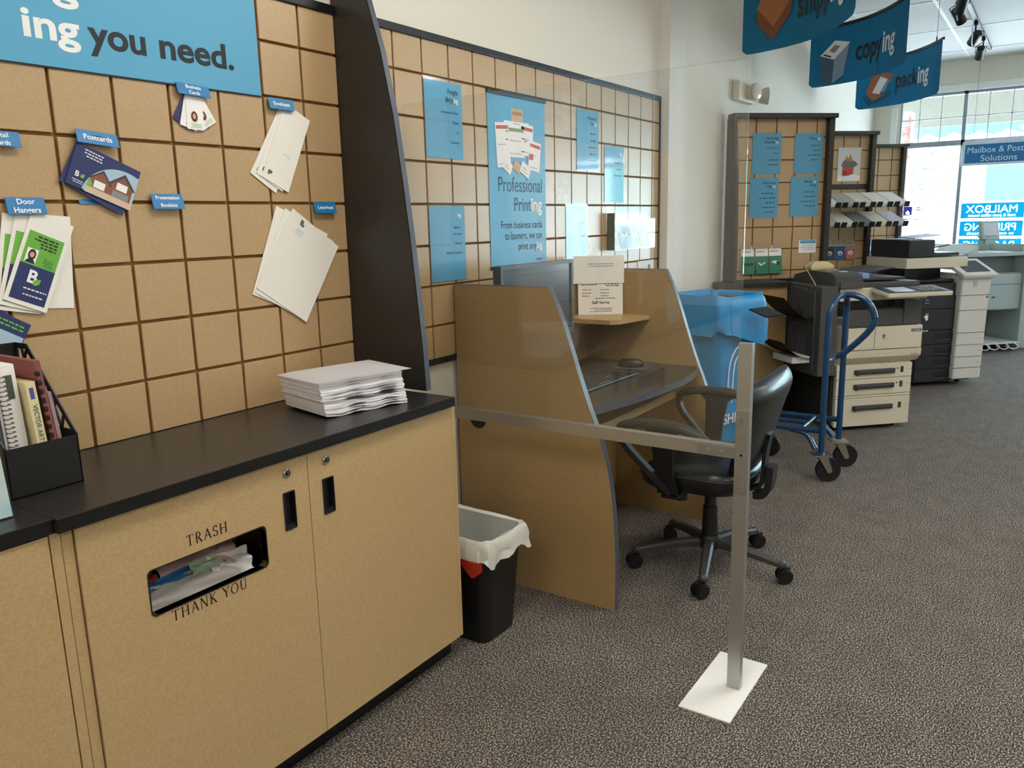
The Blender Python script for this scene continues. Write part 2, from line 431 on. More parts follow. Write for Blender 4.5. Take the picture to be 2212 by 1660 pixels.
for k in range(420):
    a, e, r = rn.uniform(0,2*PI), rn.uniform(-1,1), .75*rn.random()**.4
    c = Vector((r*math.cos(a)*math.sqrt(1-e*e), r*math.sin(a)*math.sqrt(1-e*e), 2.05+.9*r*e)); M = Matrix.Translation(c) @ Matrix.Rotation(rn.uniform(0,6),4,'Z') @ Matrix.Rotation(rn.uniform(0,3),4,'X')
    b.poly([(-.05,0),(0,-.035),(.06,0),(0,.035)], 0, 0, M)
b.build('foliage', mat('leaf_green','#48703f',.6), t)
b = B().box(30,34,-14,6,-.05,4.4,0,0).box(29.9,30,-14,.25,1.72,3.5,0,1).box(29.94,30,-9,-1,0,1.5,0,2)
tag(b.build('building', [mat('far_stucco','#e6e2d8',.9), mat('turquoise_fascia','#1c8f7d',.7), mat('far_window','#6f7d86',.3)]), 'pale building with turquoise fascia across the street', 'building')

# ceiling troffers (the room's lamps)
TRF = emis('troffer_diffuser', (1.0,.95,.87), CEIL_LIGHT)
def troffer(x, y, label):
    t = thing('ceiling_light', label, 'ceiling light', (x,y,H-.006), group='ceiling troffers')
    B().plate(rrect(-.61,.61,-.305,.305,.004,1), [rrect(-.575,.575,-.27,.27,.004,1)], 'xy', -.012, .0).build('frame', WHT, t)
    B().box(-.575,.575,-.27,.27,-.008,-.002).build('diffuser', TRF, t)
for x, y, l in ((-2.3,-1.35,'over the far end of the counter'),(.45,-1.35,'over the tan counter'),(2.3,-1.9,'over the computer carrel'),
                (-2.3,-4.0,'in the back row behind the camera'),(.45,-4.0,'in the row across the aisle'),(3.2,-4.0,'across the aisle from the carrel'),(6.0,-4.0,'across the aisle from the copiers')):
    troffer(x, y, 'flat white ceiling light '+l)

# ================================================================== LEFT COUNTER WALL
ZB = 1.4978                       # a grid line of the slat boards
ZT = 2.076
def wall_board(name, label, x0, x1, cx, z0):
    t = thing(name, label, 'slat board', (0,0,0))
    B().tiles(x0,x1,z0,ZT,cx,ZB,-.012,-.0007).build('tile_face', [TANP,CORE], t)
    B().box(max(x0,.602) if x0 < 0 else x0,x1,-.02,-.0007,ZT,ZT+.026,.002).build('top_trim', BLKE, t)
    return t
wall_board('slat_board', 'tan gridded slat board behind the counter and blue banner', -1.25, .908, 0, .899)
t = wall_board('slat_board', 'tan gridded slat board behind the computer carrel', .936, 3.40, 1.3298, .915)
B().box(.936,3.40,-.02,-.0007,.893,.915,.002).build('bottom_trim', BLKE, t)
B().box(3.40,3.412,-.02,-.0007,.893,ZT+.026,.002).build('end_trim', BLKE, t)
# fin between the two boards
FIN = [(0,.899),(-.323,.899),(-.316,1.045),(-.302,1.206),(-.285,1.392),(-.266,1.56),(-.240,1.757),(-.201,1.950),(-.156,2.099),(-.105,2.25),(0,2.25)]
b = B().prism(FIN,'yz',.9095,.9345,bev=.002)
t = thing('divider_fin', 'tall black tapered fin between the two slat boards', 'divider', (0,0,0))
b.build('fin_board', FINM, t)
e = [(q[0]-.0012,q[1]) for q in FIN[1:10]]
B().surf(lambda u,v: (.9105+.023*v, e[round(u*8)][0], e[round(u*8)][1]), 8, 1).build('edge_band', EDGEB, t)

# worktops
def worktop(x0, x1, y0, label):
    t = thing('worktop', label, 'worktop', (0,0,0))
    B().box(x0,x1,y0,-.0005,.8685,.8978,.0015).build('top', BLK, t)
    B().box(x0,x1+.0,y0-.0012,y0,.8690,.8965).build('edge_band', BLKE, t)
worktop(-.319, .893, -.452, 'black worktop with paper stack over the trash cabinet')
worktop(-1.3, -.3195, -.440, 'black worktop at far left under the file holder')
# trash cabinet
CY = -.435
t = thing('cabinet', 'tan laminate trash cabinet with TRASH slot and two locked doors', 'cabinet', (0,0,0))
b = B().box(-.306,-.284,CY+.004,-.003,.078,.868,.001).box(.895,.913,CY,-.003,.078,.868,.001).box(-.284,.895,CY+.02,-.003,.078,.096).box(-.284,.895,-.02,-.003,.096,.868).box(-.284,.895,CY+.02,-.003,.850,.868).box(.29,.315,CY+.02,-.02,.096,.85)
b.build('carcass', TAN, t)
B().box(-.306,.905,-.385,-.01,0,.078).build('toe_kick', BLKE, t)
SLOT = rrect(-.146,.159,.617,.719,.012)
d1 = B().plate([(-.2815,.078),(.3035,.078),(.3035,.865),(-.2815,.865)], [SLOT, rrect(.220,.257,.684,.783,.003,2)], 'xz', CY-.001, CY+.018).build('door', TAN, t)
d2 = B().plate([(.3055,.078),(.893,.078),(.893,.865),(.3055,.865)], [rrect(.349,.388,.685,.783,.003,2)], 'xz', CY-.001, CY+.018).build('door', TAN, t)
def pull(x0,x1,z0,z1,par):
    b = B().plate(rrect(x0,x1,z0,z1,.003,2),[rrect(x0+.003,x1-.003,z0+.003,z1-.003,.002,2)],'xz',CY-.0035,CY+.017).box(x0,x1,CY+.013,CY+.0175,z0,z1)
    b.cyl(((x0+x1)/2-.006,CY-.0005,z0+.008),((x0+x1)/2-.006,CY+.004,z0+.008),.002,m=1).cyl(((x0+x1)/2+.006,CY-.0005,z0+.008),((x0+x1)/2+.006,CY+.004,z0+.008),.002,m=1)
    b.box(x0+.004,x1-.004,CY-.001,CY+.013,z0+.003,z0+.012)
    b.build('recessed_pull', [BLKP,STEEL], par)
pull(.220,.257,.684,.783,d1); pull(.349,.388,.685,.783,d2)
def lock(x,z,par):
    B().cyl((x,CY-.006,z),(x,CY,z),.0115,n=24,bev=.0015).cyl((x,CY-.0075,z),(x,CY-.005,z),.0065,m=1).box(x-.001,x+.001,CY-.0082,CY-.007,z-.005,z+.005).build('lock', [CHR,BLKP], par)
lock(.237,.831,d1); lock(.367,.831,d2)
B().plate(rrect(-.1485,.1615,.6145,.7215,.0125),[SLOT],'xz',CY-.0025,CY+.02).build('slot_liner', BLKP, d1)
# serif lettering, drawn as thick and thin strokes
def serif(b, st, x, z, h, y, adv):
    T, t = .125*h, .058*h
    def ln(p,q,w):
        p,q = Vector(p),Vector(q); n = Vector((-(q-p).y,(q-p).x)).normalized()*w/2
        b.poly([((x+(r.x)*h),z+r.y*h) for r in (p+n/h,p-n/h,q-n/h,q+n/h)], y)
    def arc(c,rx,ry,a0,a1,w0,w1,n=14):
        P = []
        for k in range(n+1):
            a = math.radians(a0+(a1-a0)*k/n); wv = w0+(w1-w0)*abs(math.cos(a)); P.append((c[0]+rx*math.cos(a), c[1]+ry*math.sin(a), wv/h, a))
        for k in range(n):
            A, C = P[k], P[k+1]
            b.poly([(x+(A[0]-A[2]/2*math.cos(A[3]))*h, z+(A[1]-A[2]/2*math.sin(A[3]))*h),(x+(A[0]+A[2]/2*math.cos(A[3]))*h, z+(A[1]+A[2]/2*math.sin(A[3]))*h),
                    (x+(C[0]+C[2]/2*math.cos(C[3]))*h, z+(C[1]+C[2]/2*math.sin(C[3]))*h),(x+(C[0]-C[2]/2*math.cos(C[3]))*h, z+(C[1]-C[2]/2*math.sin(C[3]))*h)], y)
    def sf(cx,zz,w=.11): ln((cx-w,zz),(cx+w,zz),t*.9)
    for ch in st:
        if ch == ' ': x += .52*h; continue
        if ch == 'T': ln((.36,0),(.36,1),T); ln((.03,.975),(.69,.975),t); sf(.36,.02); ln((.04,1),(.03,.84),t); ln((.68,1),(.69,.84),t); w = .72
        elif ch == 'H': ln((.13,0),(.13,1),T); ln((.67,0),(.67,1),T); ln((.13,.52),(.67,.52),t); [sf(c,q,.10) for c in (.13,.67) for q in (.02,.98)]; w = .80
        elif ch == 'A': ln((.06,0),(.37,1),t*1.2); ln((.68,0),(.37,1.0),T); ln((.17,.36),(.55,.36),t); sf(.06,.02,.09); sf(.68,.02,.10); w = .74
        elif ch == 'N': ln((.12,0),(.12,1),t*1.2); ln((.12,1),(.70,0),T); ln((.70,0),(.70,1),t*1.2); sf(.12,.02,.1); sf(.70,.98,.1); sf(.06,.98,.07); w = .82
        elif ch == 'K': ln((.13,0),(.13,1),T); ln((.13,.46),(.58,1),t*1.2); ln((.26,.58),(.66,0),T); sf(.13,.02); sf(.13,.98); sf(.58,.98,.08); sf(.66,.02,.08); w = .72
        elif ch == 'R': ln((.13,0),(.13,1),T); arc((.27,.745),.22,.235,-90,90,t,T); ln((.13,.98),(.28,.98),t); ln((.13,.51),(.28,.51),t); ln((.30,.51),(.62,0),T); sf(.13,.02); sf(.64,.02,.07); w = .68
        elif ch == 'Y': ln((.34,0),(.34,.48),T); ln((.03,1),(.34,.46),T); ln((.64,1),(.34,.46),t*1.2); sf(.34,.02); sf(.04,.98,.09); sf(.63,.98,.09); w = .66
        elif ch == 'O': arc((.42,.5),.36,.49,0,360,t,T,28); w = .84
        elif ch == 'U': ln((.13,.36),(.13,1),T); arc((.385,.36),.255,.35,180,360,t,T*.9); ln((.64,.36),(.64,1),t*1.2); sf(.13,.98,.1); sf(.64,.98,.1); w = .76
        elif ch == 'S': arc((.27,.745),.19,.235,20,270,t,T*.95); arc((.27,.26),.21,.25,-160,90,t,T*.95); ln((.455,.98),(.46,.78),t); ln((.07,.0),(.06,.2),t); w = .54
        x += (w+adv)*h
    return x
INK = mat('black_vinyl_letter', '#191512', .5)
b = B(); serif(b,'TRASH',-.050,.7415,.0248,CY-.0016,.19); b.build('lettering', INK, d1)
b = B(); serif(b,'THANK YOU',-.103,.5855,.0248,CY-.0016,.19); b.build('lettering', INK, d1)
# cabinet at far left
t = thing('cabinet', 'plain tan laminate cabinet at far left beside the trash cabinet', 'cabinet', (0,0,0))
B().box(-1.3,-.308,CY+.02,-.003,.078,.868).box(-.328,-.308,CY+.001,-.003,.078,.868,.001).build('carcass', TAN, t)
B().box(-1.29,-.331,CY-.001,CY+.018,.078,.865,.001).build('door', TAN, t)
B().box(-1.3,-.308,-.385,-.01,0,.078).build('toe_kick', BLKE, t)

# waste behind the slot
def crumple(name, label, cat, c, w, d, h, col, seed, group=None, rz=0):
    rn = random.Random(seed); ph = [rn.uniform(0,6) for _ in range(6)]
    def f(u,v):
        x, y = (u-.5)*w, (v-.5)*d
        return (x, y, h*(.5+.25*math.sin(7*u+ph[0])+.25*math.sin(9*v+ph[1])+.2*math.sin(13*(u+v)+ph[2])))
    o = B().surf(f,14,10,.0012).build(name, col, None, smooth=True, ang=70); put(o, c, (math.radians(52),0,rz)); return tag(o,label,cat,group)
BIN = mat('inner_bin_dark', '#1c1b19', .6)
b = B().box(-.16,.25,-.395,-.06,.10,.11).box(-.16,-.155,-.395,-.06,.11,.60).box(.245,.25,-.395,-.06,.11,.60).box(-.155,.245,-.395,-.39,.11,.60).box(-.155,.245,-.065,-.06,.11,.60)
tag(b.build('waste_bin', BIN), 'dark waste bin inside the cabinet behind the TRASH slot', 'bin')
for k,(nm,lb,c,w,d,h,cl,rz) in enumerate((
    ('crumpled_sheet','crumpled grey paper along the bottom of the trash slot',(-.02,-.365,.622),.27,.07,.022,mat('waste_grey','#cfc9c0',.8),.05),
    ('crumpled_sheet','sheet with red edge in the trash slot',(.02,-.325,.672),.20,.075,.012,mat('waste_pink','#d9b8b4',.8),-.02),
    ('crumpled_sheet','sheet with blue stripe at left of the trash slot',(-.06,-.345,.652),.16,.022,.010,mat('waste_blue','#2f78b3',.7),.06),
    ('crumpled_sheet','greenish paper in the middle of the trash slot',(.02,-.350,.655),.07,.030,.010,mat('waste_green','#a9c99c',.8),.1),
    ('crumpled_sheet','white folded envelope at top of the trash slot',(.0,-.310,.700),.20,.055,.010,PAPER,-.03),
    ('crumpled_bag','dark brown crumpled bag at right of the trash slot',(.095,-.300,.668),.07,.10,.045,mat('waste_brown','#7d6c55',.8),.2),
    ('crumpled_sheet','red scrap at left end of the trash slot',(-.105,-.335,.668),.035,.030,.014,mat('waste_red','#9c3530',.7),.5),
    ('crumpled_sheet','white crumpled scrap low at right of the trash slot',(.085,-.355,.632),.10,.06,.025,PAPERB,-.2))):
    crumple(nm,lb,'paper' if nm.endswith('sheet') else 'bag',(c[0],c[1]-.028,c[2]+.002),w,d,h,cl,k+11,'waste behind the trash slot',rz)

# big blue banner on the left board
t = thing('shop_banner', 'big sky blue banner reading you need above the counter', 'banner', (0,-.0135,0))
B().box(-1.22,.600,-.004,.001,1.80,2.42,.0008).build('board', [SIGN], t)
B().box(-1.222,.602,-.0025,.0012,1.797,1.80).build('bottom_edge', DRK, t)
for s_,x_,z_,w_,m_ in (('ing',-.047,1.86,.128,WPR),('you',.108,1.86,.147,DRK),('need.',.285,1.86,.224,DRK),('any',-.238,1.86,.15,DRK),('ing',-.058,1.955,.145,WPR),('every',-.315,1.955,.245,DRK)):
    B().text(s_,x_,z_,.088,-.0042,0,bold=.026,width=w_).build('word', m_, t)

# ================================================================== SAMPLES HANGING ON THE LEFT BOARD
def hung(name, label, cat, X, Z, ang, y=-.016, group=None):
    return thing(name, label, cat, (X,y,Z), (0,math.radians(ang),0), group)
def tag_holder(X, Z, w, h, lines, label, ang=0, size=.0145, tilt=14):
    t = thing('tag_holder', label, 'sign', (X,-.013,Z), (0,math.radians(ang),0), 'blue tags on the slat board')
    M = Matrix.Translation((0,-.012,0)) @ Matrix.Rotation(math.radians(-tilt),4,'X')
    b = B().box(-w/2,w/2,-.0012,.0012,-h/2,h/2,.0006,M=M); b.build('plate', SIGND, t)
    B().box(-.012,.012,-.012,.004,-.006,.006,.001).build('clip', BLKP, t)
    if lines:
        b = B()
        for i,l in enumerate(lines):
            b.text(l,0,h*(.5-(i+.5)/len(lines))-size*.34,size,-.0013,0,'CENTER',bold=.018,M=M)
        b.build('lettering', WPR, t)
    return t
tag_holder(-.125,1.632,.080,.034,['Retail','Cards'],'blue tag reading Retail Cards at left edge',1)
tag_holder(.093,1.647,.102,.034,['Postcards'],'blue tag reading Postcards',5,.018,20)
tag_holder(.371,1.789,.098,.031,['Business','Cards'],'blue tag reading Business Cards',2,.0135,18)
tag_holder(.664,1.783,.092,.033,['Envelopes'],'blue tag reading Envelopes',0,.0150)
tag_holder(-.092,1.488,.084,.039,['Door','Hangers'],'blue tag reading Door Hangers',0,.0175)
tag_holder(.262,1.500,.090,.040,['Presentation','Booklets'],'blue tag reading Presentation Booklets with empty black clip',0,.0135)
B_t = bpy.data.objects.get('tag_holder.005')
tag_holder(.809,1.485,.090,.035,['Letterhead'],'blue tag reading Letterhead',0,.0145)
tag_holder(.077,1.501,.084,.018,[],'dark blue tag half hidden under the postcard',0).location.y = .0005
def logoB(b, x, z, h, y, mB, mL, M=None):
    b.text('B',x,z,h*1.36,y,mB,bold=.03,M=M)
    b.poly([(x+h*.52,z-.1*h),(x+h*.72,z-.16*h),(x+h*.98,z+.02*h),(x+h*1.06,z+.42*h),(x+h*.72,z+.36*h),(x+h*.52,z+.14*h)],y-.0006,mL,M)
# letterhead, three sheets fanned
for k,(dx,dz,a) in enumerate(((-.045,.006,24),(-.018,-.004,29.5),(.004,-.006,34.5))):
    t = hung('letterhead_sheet','letterhead sheet, '+('rearmost of the fan, tilted least','middle of the fan','front of the fan with printed logo')[k],'paper',.690+dx*.55,1.313+dz,a,-.0155-k*.002,'letterhead sheets')
    B().box(-.108,.108,0,.0008,-.1395,.1395).build('sheet', PAPER, t)
    if k == 2:
        b = B(); logoB(b,-.008-.055,.112,.018,-.0002,0,1); b.bars(-.035,.098,.04,.0025,4,.006,-.0002,2)
        b.build('print', [DRK,DGRN,LBL], t)
# envelopes
for k,(dx,dz,a) in enumerate(((-.022,-.004,33),(-.006,.002,30),(.006,0,26))):
    t = hung('envelope','white envelope in the hung fan, '+('rearmost and tilted most','middle one','front one')[k],'envelope',.670+dx,1.660+dz,a,-.0155-k*.002,'envelopes under their tag')
    B().box(-.052,.052,0,.0012,-.1205,.1205).build('paper', PAPER, t)
    b = B(); M = Matrix.Translation((-.032,0,-.098)) @ Matrix.Rotation(PI/2,4,'Y')
    logoB(b,-.009,-.005,.014,-.0002,0,1,M); b.bars(.02,-.02,.03,.0016,2,.004,-.0002,2)
    b.build('print', [DRK,DGRN,LBL], t)
# door hangers
for k,(dx,dz,a) in enumerate(((.030,-.002,5),(-.036,-.004,12),(-.020,.0,18),(0,0,24.5))):
    t = hung('door_hanger','green and navy door hanger, '+('hanging nearly upright at the back','second from the back','third from the back','front one with portrait and logo')[k],'flyer',-.080+dx,1.362+dz,a,-.0150-k*.003,'door hangers under their tag')
    B().box(-.049,.049,0,.001,-.108,.108,.0003).build('card', PAPER, t)
    if k == 0: continue
    b = B(); b.rect(-.040,.040,-.013,.063,-.0003,0); b.rect(-.040,.040,-.098,-.013,-.0003,1)
    if k == 3:
        b.bars(.028,.056,.054,.0035,4,.0075,-.0006,2,seed=5)
        b.rect(-.033,-.008,-.010,.024,-.0006,3); b.poly([(-.020+.0085*math.cos(q*PI/8),.010+.013*math.sin(q*PI/8)) for q in range(16)],-.0009,2)
        b.poly([(-.020+.0050*math.cos(q*PI/8),.010+.0065*math.sin(q*PI/8)) for q in range(16)],-.0012,5); b.poly([(-.032,-.0095),(-.026,-.001),(-.014,-.001),(-.0085,-.0095)],-.0011,2)
        b.bars(.030,.010,.030,.0018,5,.0042,-.0006,4,seed=8)
        logoB(b,-.016,-.052,.030,-.0006,3,6); b.bars(.036,-.066,.072,.003,1,.01,-.0006,3,seed=3); b.bars(.030,-.080,.060,.003,1,.01,-.0006,3,seed=4)
    b.build('print', [GRN2,NAVY,DRK,WPR,DGRN,SKINP,GRN], t)
# postcards
for k,(dx,dz,a) in enumerate(((-.010,-.006,30),(0,0,23.5))):
    t = hung('postcard',('navy postcard behind the house postcard, tilted more','navy postcard with photo of a brick house')[k],'postcard',.098+dx,1.557+dz,a,-.022-k*.003,'postcards under their tag')
    B().box(-.083,.083,0,.001,-.052,.052).build('card', NAVY, t)
    if k:
        b = B(); A = []
        P = [(.083,-.052),(-.035,-.052)]+[(.055+.10*math.cos(q),-.060+.095*math.sin(q)) for q in [math.radians(d) for d in range(172,75,-8)]]+[(.083,.034)]
        b.poly([p for p in P if p[0] <= .083],-.0003,0)
        b.poly([(-.034,-.051),(.083,-.051),(.083,-.036),(-.036,-.036)],-.0006,1)
        b.poly([(-.030,-.036),(-.030,-.015),(-.005,.008),(.018,-.012),(.018,-.036)],-.0006,2)
        b.poly([(.018,-.036),(.018,-.008),(.048,.020),(.076,-.004),(.076,-.036)],-.0005,2)
        b.poly([(-.036,-.016),(-.005,.014),(.024,-.015),(.020,-.017),(-.005,.007),(-.032,-.017)],-.0009,3)
        b.poly([(.014,-.006),(.048,.028),(.082,-.004),(.078,-.007),(.048,.020),(.018,-.010)],-.0009,3)
        b.rect(-.020,.008,-.034,-.016,-.0012,4); b.rect(.034,.062,-.016,.002,-.0009,4); b.rect(.028,.070,-.036,-.020,-.0009,5)
        b.poly([(-.036,-.036),(-.034,-.018),(-.026,-.024),(-.022,-.036)],-.0013,6)
        b.text('B',-.068,-.026,.018,-.0004,7,bold=.03); b.bars(-.014,.044,.050,.0028,3,.007,-.0004,7,seed=6)
        b.bars(-.045,-.034,.034,.002,2,.005,-.0004,7,seed=7)
        b.poly([(-.054,-.026),(-.046,-.026),(-.044,-.016),(-.053,-.018)],-.0008,6)
        b.build('print', [LBL,mat('photo_drive','#d8bda4',.7),mat('photo_brick','#8d5a45',.7),mat('photo_roof','#4a4546',.7),WPR,GREYP,GRN,WPR], t)
# business cards
for k,a in enumerate((32,16,1,-13,-31)):
    t = hung('business_card','vertical business card in the fan, '+('leftmost, navy','second from left with portrait','middle white one','fourth from left, navy','rightmost white one')[k],'card',.372,1.772,a*-1+0,-.0155-(.001,.003,.0045,.002,.0035)[k],'business cards under their tag')
    t.rotation_euler = (0,math.radians(a),0)
    B().box(-.0255,.0255,0,.0007,-.083,.006).build('card', NAVY if k in (0,3) else PAPERB, t)
    b = B()
    if k in (0,3): b.text('B',-.008,-.060,.018,-.0003,0,bold=.03); b.poly([(.004,-.060),(.010,-.058),(.011,-.050),(.005,-.052)],-.0006,1)
    else:
        b.poly([(-.002+.010*math.cos(q*PI/8),-.050+.014*math.sin(q*PI/8)) for q in range(16)],-.0003,2); b.poly([(-.002+.005*math.cos(q*PI/8),-.049+.007*math.sin(q*PI/8)) for q in range(16)],-.0006,3)
        b.bars(.018,-.068,.032,.0015,3,.004,-.0003,1,seed=k)
    b.build('print', [WPR,GRN,mat('photo_hair','#5a3a2c',.7),SKINP], t)
# navy cards at the left edge
for k,(dx,dz,a) in enumerate(((-.02,.012,44),(-.012,.002,38),(0,-.012,32))):
    t = hung('brochure_card','navy and white photo card at left edge, '+('rearmost','middle','front with pale house photo')[k],'flyer',-.205+dx,1.222+dz,a,-.016-k*.003,'photo cards at the left edge')
    B().box(-.070,.070,0,.001,-.055,.055).build('card', NAVY, t)
    b = B(); b.rect(-.068,.068,-.054,.020,-.0003,0); b.poly([(-.05,-.054),(-.05,-.02),(-.01,0),(.02,-.03),(.02,-.054)],-.0006,1); b.bars(.06,.044,.10,.004,2,.009,-.0003,2,seed=k)
    b.build('print', [LBL,GREYP,GRN2], t)

# ================================================================== ON THE WORKTOP
t = thing('paper_stack','thick uneven stack of white paper on black worktop beside the fin','paper', (.4865,-.318,.8982), (0,0,math.radians(-12.4)))
rn = random.Random(5); z = 0; b = B(); n = 34
for k in range(n):
    h = .0985/n*rn.uniform(.7,1.3); sh = -.018*z/.1; jx, jy = rn.uniform(-.0018,.0018), rn.uniform(-.0018,.0018)
    def wav(x): return .0035*math.sin(8+x*16)*(1-z/.13)
    L, D = .278, .228; N = 12
    if k in (15,16): jx -= .006; jy -= .004
    def ring(zz): return [(sh+jx+L*i/N, jy, zz+wav(i/N)) for i in range(N+1)]+[(sh+jx+L*(N-i)/N, jy+D, zz+wav((N-i)/N)) for i in range(N+1)]
    lift = .0037
    b.loft([ring(z+lift),ring(z+lift+h*.93)]); z += h
ztop = z+.0042
b.build('sheets', PAPERE, t)
def top(u,v):
    x = -.030+.322*u; y = -.012+.232*v
    return (x, y, ztop+.004+.010*(u**6)*(1-v)*.2+.004*math.sin(3*u+1)*(1-v)-.006*max(0,.15-u)*8*.3)
B().surf(top,16,10,.0015).build('loose_top_sheet', PAPERB, t)

# magazine file with documents
t = thing('magazine_file','black plastic magazine file with lattice side on the worktop','file holder', (-.166,-.265,.8982))
FX, FD, FH = -.147, .222, .290
b = B().box(FX,0,0,.003,0,.105,.001).box(FX,0,0,FD,0,.003).box(FX,0,FD-.003,FD,0,FH,.001)
b.build('shell', BLKP, t)
out = [(0,0),(0,.110),(.166,FH),(FD,FH),(FD,0)]
def side(x, par):
    b = B().plate(out,[[(.020,.114),(.210,.114),(.210,.278),(.172,.278)]],'yz',x-.003,x)
    for p,q in (((.060,.112),(.046,.142)),((.060,.112),(.098,.200)),((.110,.112),(.072,.172)),((.110,.112),(.145,.252)),((.160,.112),(.108,.208)),((.160,.112),(.190,.280)),((.212,.150),(.140,.246)),((.212,.215),(.170,.276))):
        b.sweep([(x-.0015,)+p,(x-.0015,)+q],[(-.0015,-.0035),(.0015,-.0035),(.0015,.0035),(-.0015,.0035)],0,None,False,(0,-.6,1) if False else (0,1,0))
    return b.build('lattice_side', BLKP, par)
side(0,t); side(FX+.003,t)
def doc(name,label,cat,x,w,h,d,col,lean,y=.012,sub=None):
    o = thing(name,label,cat,(-.166+FX+x,-.265+y,.9015),(0,math.radians(lean),0))
    B().box(0,w,0,d,0,h,.0006).build('pages', col, o)
    return o
o = doc('spiral_notebook','white booklet with dark wire spiral binding in the file','notebook',.020,.013,.268,.19,PAPER,-2)
b = B()
for k in range(26): b.tube([(.0065+.0090*math.cos(q*PI/5),-.004+.006*math.sin(q*PI/5),.010+k*.0095) for q in range(10)],.0011,6,closed=True)
b.build('wire_spiral', mat('dark_wire','#55524f',.35,metal=.8), o)
o = doc('booklet','white booklet with dark photo cover, tallest in the file','booklet',.041,.025,.266,.17,PAPERB,-2,.036)
b = B().rect(.004,.017,.195,.245,-.0005,0); b.build('cover_photo', mat('photo_dark_green','#4c5a4e',.6), o)
o = doc('booklet','thin grey booklet at left end of the file','booklet',.012,.005,.245,.18,mat('grey_cover','#cfcdca',.6),-1.5)
o = doc('booklet','thin dark booklet at far left end of the file','booklet',.005,.005,.235,.18,mat('dark_cover','#4a4d58',.6),-1.5)
o = doc('book','cream book with VECTOR ART on its spine','book',.076,.020,.228,.17,mat('cream_cover','#e4d6a6',.6),-3.6)
b = B().rect(.006,.014,.192,.216,-.0006,1)
b.text('VECTOR ART',0,-.0042,.0135,-.0008,0,bold=.01,width=.078,M=Matrix.Translation((.010,0,.180)) @ Matrix.Rotation(PI/2,4,'Y'))
b.build('spine_print', [mat('teal_print','#2f6a6a',.6),mat('violet_print','#4a4f9a',.6)], o)
o = doc('comb_bound_report','maroon report with black comb binding in the file','report',.106,.012,.270,.18,mat('maroon_cover','#8e4f4b',.5),-4.5)
b = B()
for k in range(13): b.box(-.003,.006,-.006,.006,.010+k*.019,.021+k*.019,.003)
b.build('comb', BLKP, o)
o = doc('report','mauve report leaning at right end of the file','report',.124,.008,.200,.17,mat('mauve_cover','#a58c93',.6),-5,.02)
# leaflet display at far left
t = thing('leaflet','pale blue map leaflet in clear stand at left edge of worktop','leaflet',(-.535,-.352,.8982),(0,0,math.radians(-3)))
M = Matrix.Rotation(math.radians(-8),4,'X')
B().box(0,.180,-.004,.0,0.002,.19,.0005,M=M).build('sheet', [mat('map_print','#b7d3df',.6,noise=(26,'#9ec6dc','#d5dcc9'))], t)
B().box(-.003,.184,-.0075,-.0055,0,.19,.0005,M=M).box(-.003,.184,.001,.003,0,.16,.0005,M=M).box(-.003,.184,-.0075,.07,0,.002).build('clear_stand', ACRS, t)

# ================================================================== TRASH BIN BY THE CARREL
t = thing('wastebasket','black wastebasket with white liner beside the trash cabinet','bin',(1.095,-.318,0))
def rr3(w,d,r,z,n=5): return [(p[0],p[1],z) for p in rrect(-w/2,w/2,-d/2,d/2,r,n)]
b = B().loft([rr3(.185,.285,.035,.0),rr3(.190,.290,.036,.006),rr3(.228,.350,.040,.372),rr3(.240,.362,.043,.374),rr3(.240,.362,.043,.382),rr3(.226,.348,.038,.382),rr3(.186,.286,.034,.02)],cap=(True,True))
b.build('bin_body', BLKP, t)
rn = random.Random(9)
def ln_ring(w,d,r,z,amp,seed,zamp=0):
    q = random.Random(seed); base = [Vector(p) for p in rr3(w,d,r,z,6)]; base = [(a_.lerp(c_,k/6)) for a_,c_ in zip(base,base[1:]+base[:1]) for k in range(6 if (a_-c_).length > .05 else 1)]; N = len(base); out = []
    ph = [q.uniform(0,6) for _ in range(4)]
    for i,p in enumerate(base):
        a = i/N*2*PI; k = amp*(math.sin(9*a+ph[0])+.7*math.sin(17*a+ph[1])); L = math.hypot(p[0],p[1])
        out.append((p[0]*(1+k/L),p[1]*(1+k/L),z+zamp*(math.sin(5*a+ph[2])+.6*math.sin(11*a+ph[3]))))
    return out
B().loft([ln_ring(.272,.394,.046,.312,.006,1,.012),ln_ring(.268,.390,.046,.335,.006,2,.006),ln_ring(.268,.390,.048,.356,.005,21,.005),ln_ring(.262,.384,.048,.380,.003,3,.003),ln_ring(.246,.368,.044,.392,.002,4,.003),ln_ring(.220,.342,.038,.386,.001,5)],cap=(False,False)).build('liner_cuff', LINER, t)
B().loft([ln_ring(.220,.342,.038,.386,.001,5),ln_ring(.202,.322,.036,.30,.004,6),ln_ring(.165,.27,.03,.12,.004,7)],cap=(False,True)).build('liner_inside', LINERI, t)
B().surf(lambda u,v: (-.1425-.003*math.sin(3*u), -.175+.09*u, .326-.062*v*(1-abs(u-.45)*1.2)),8,4,.001).build('drawstring', REDT, t)
B().surf(lambda u,v: (.1345+.004*v, -.15+.10*u, .335-.018*v),6,3,.001).build('drawstring', mat('pink_drawstring','#e3a49c',.5), t)

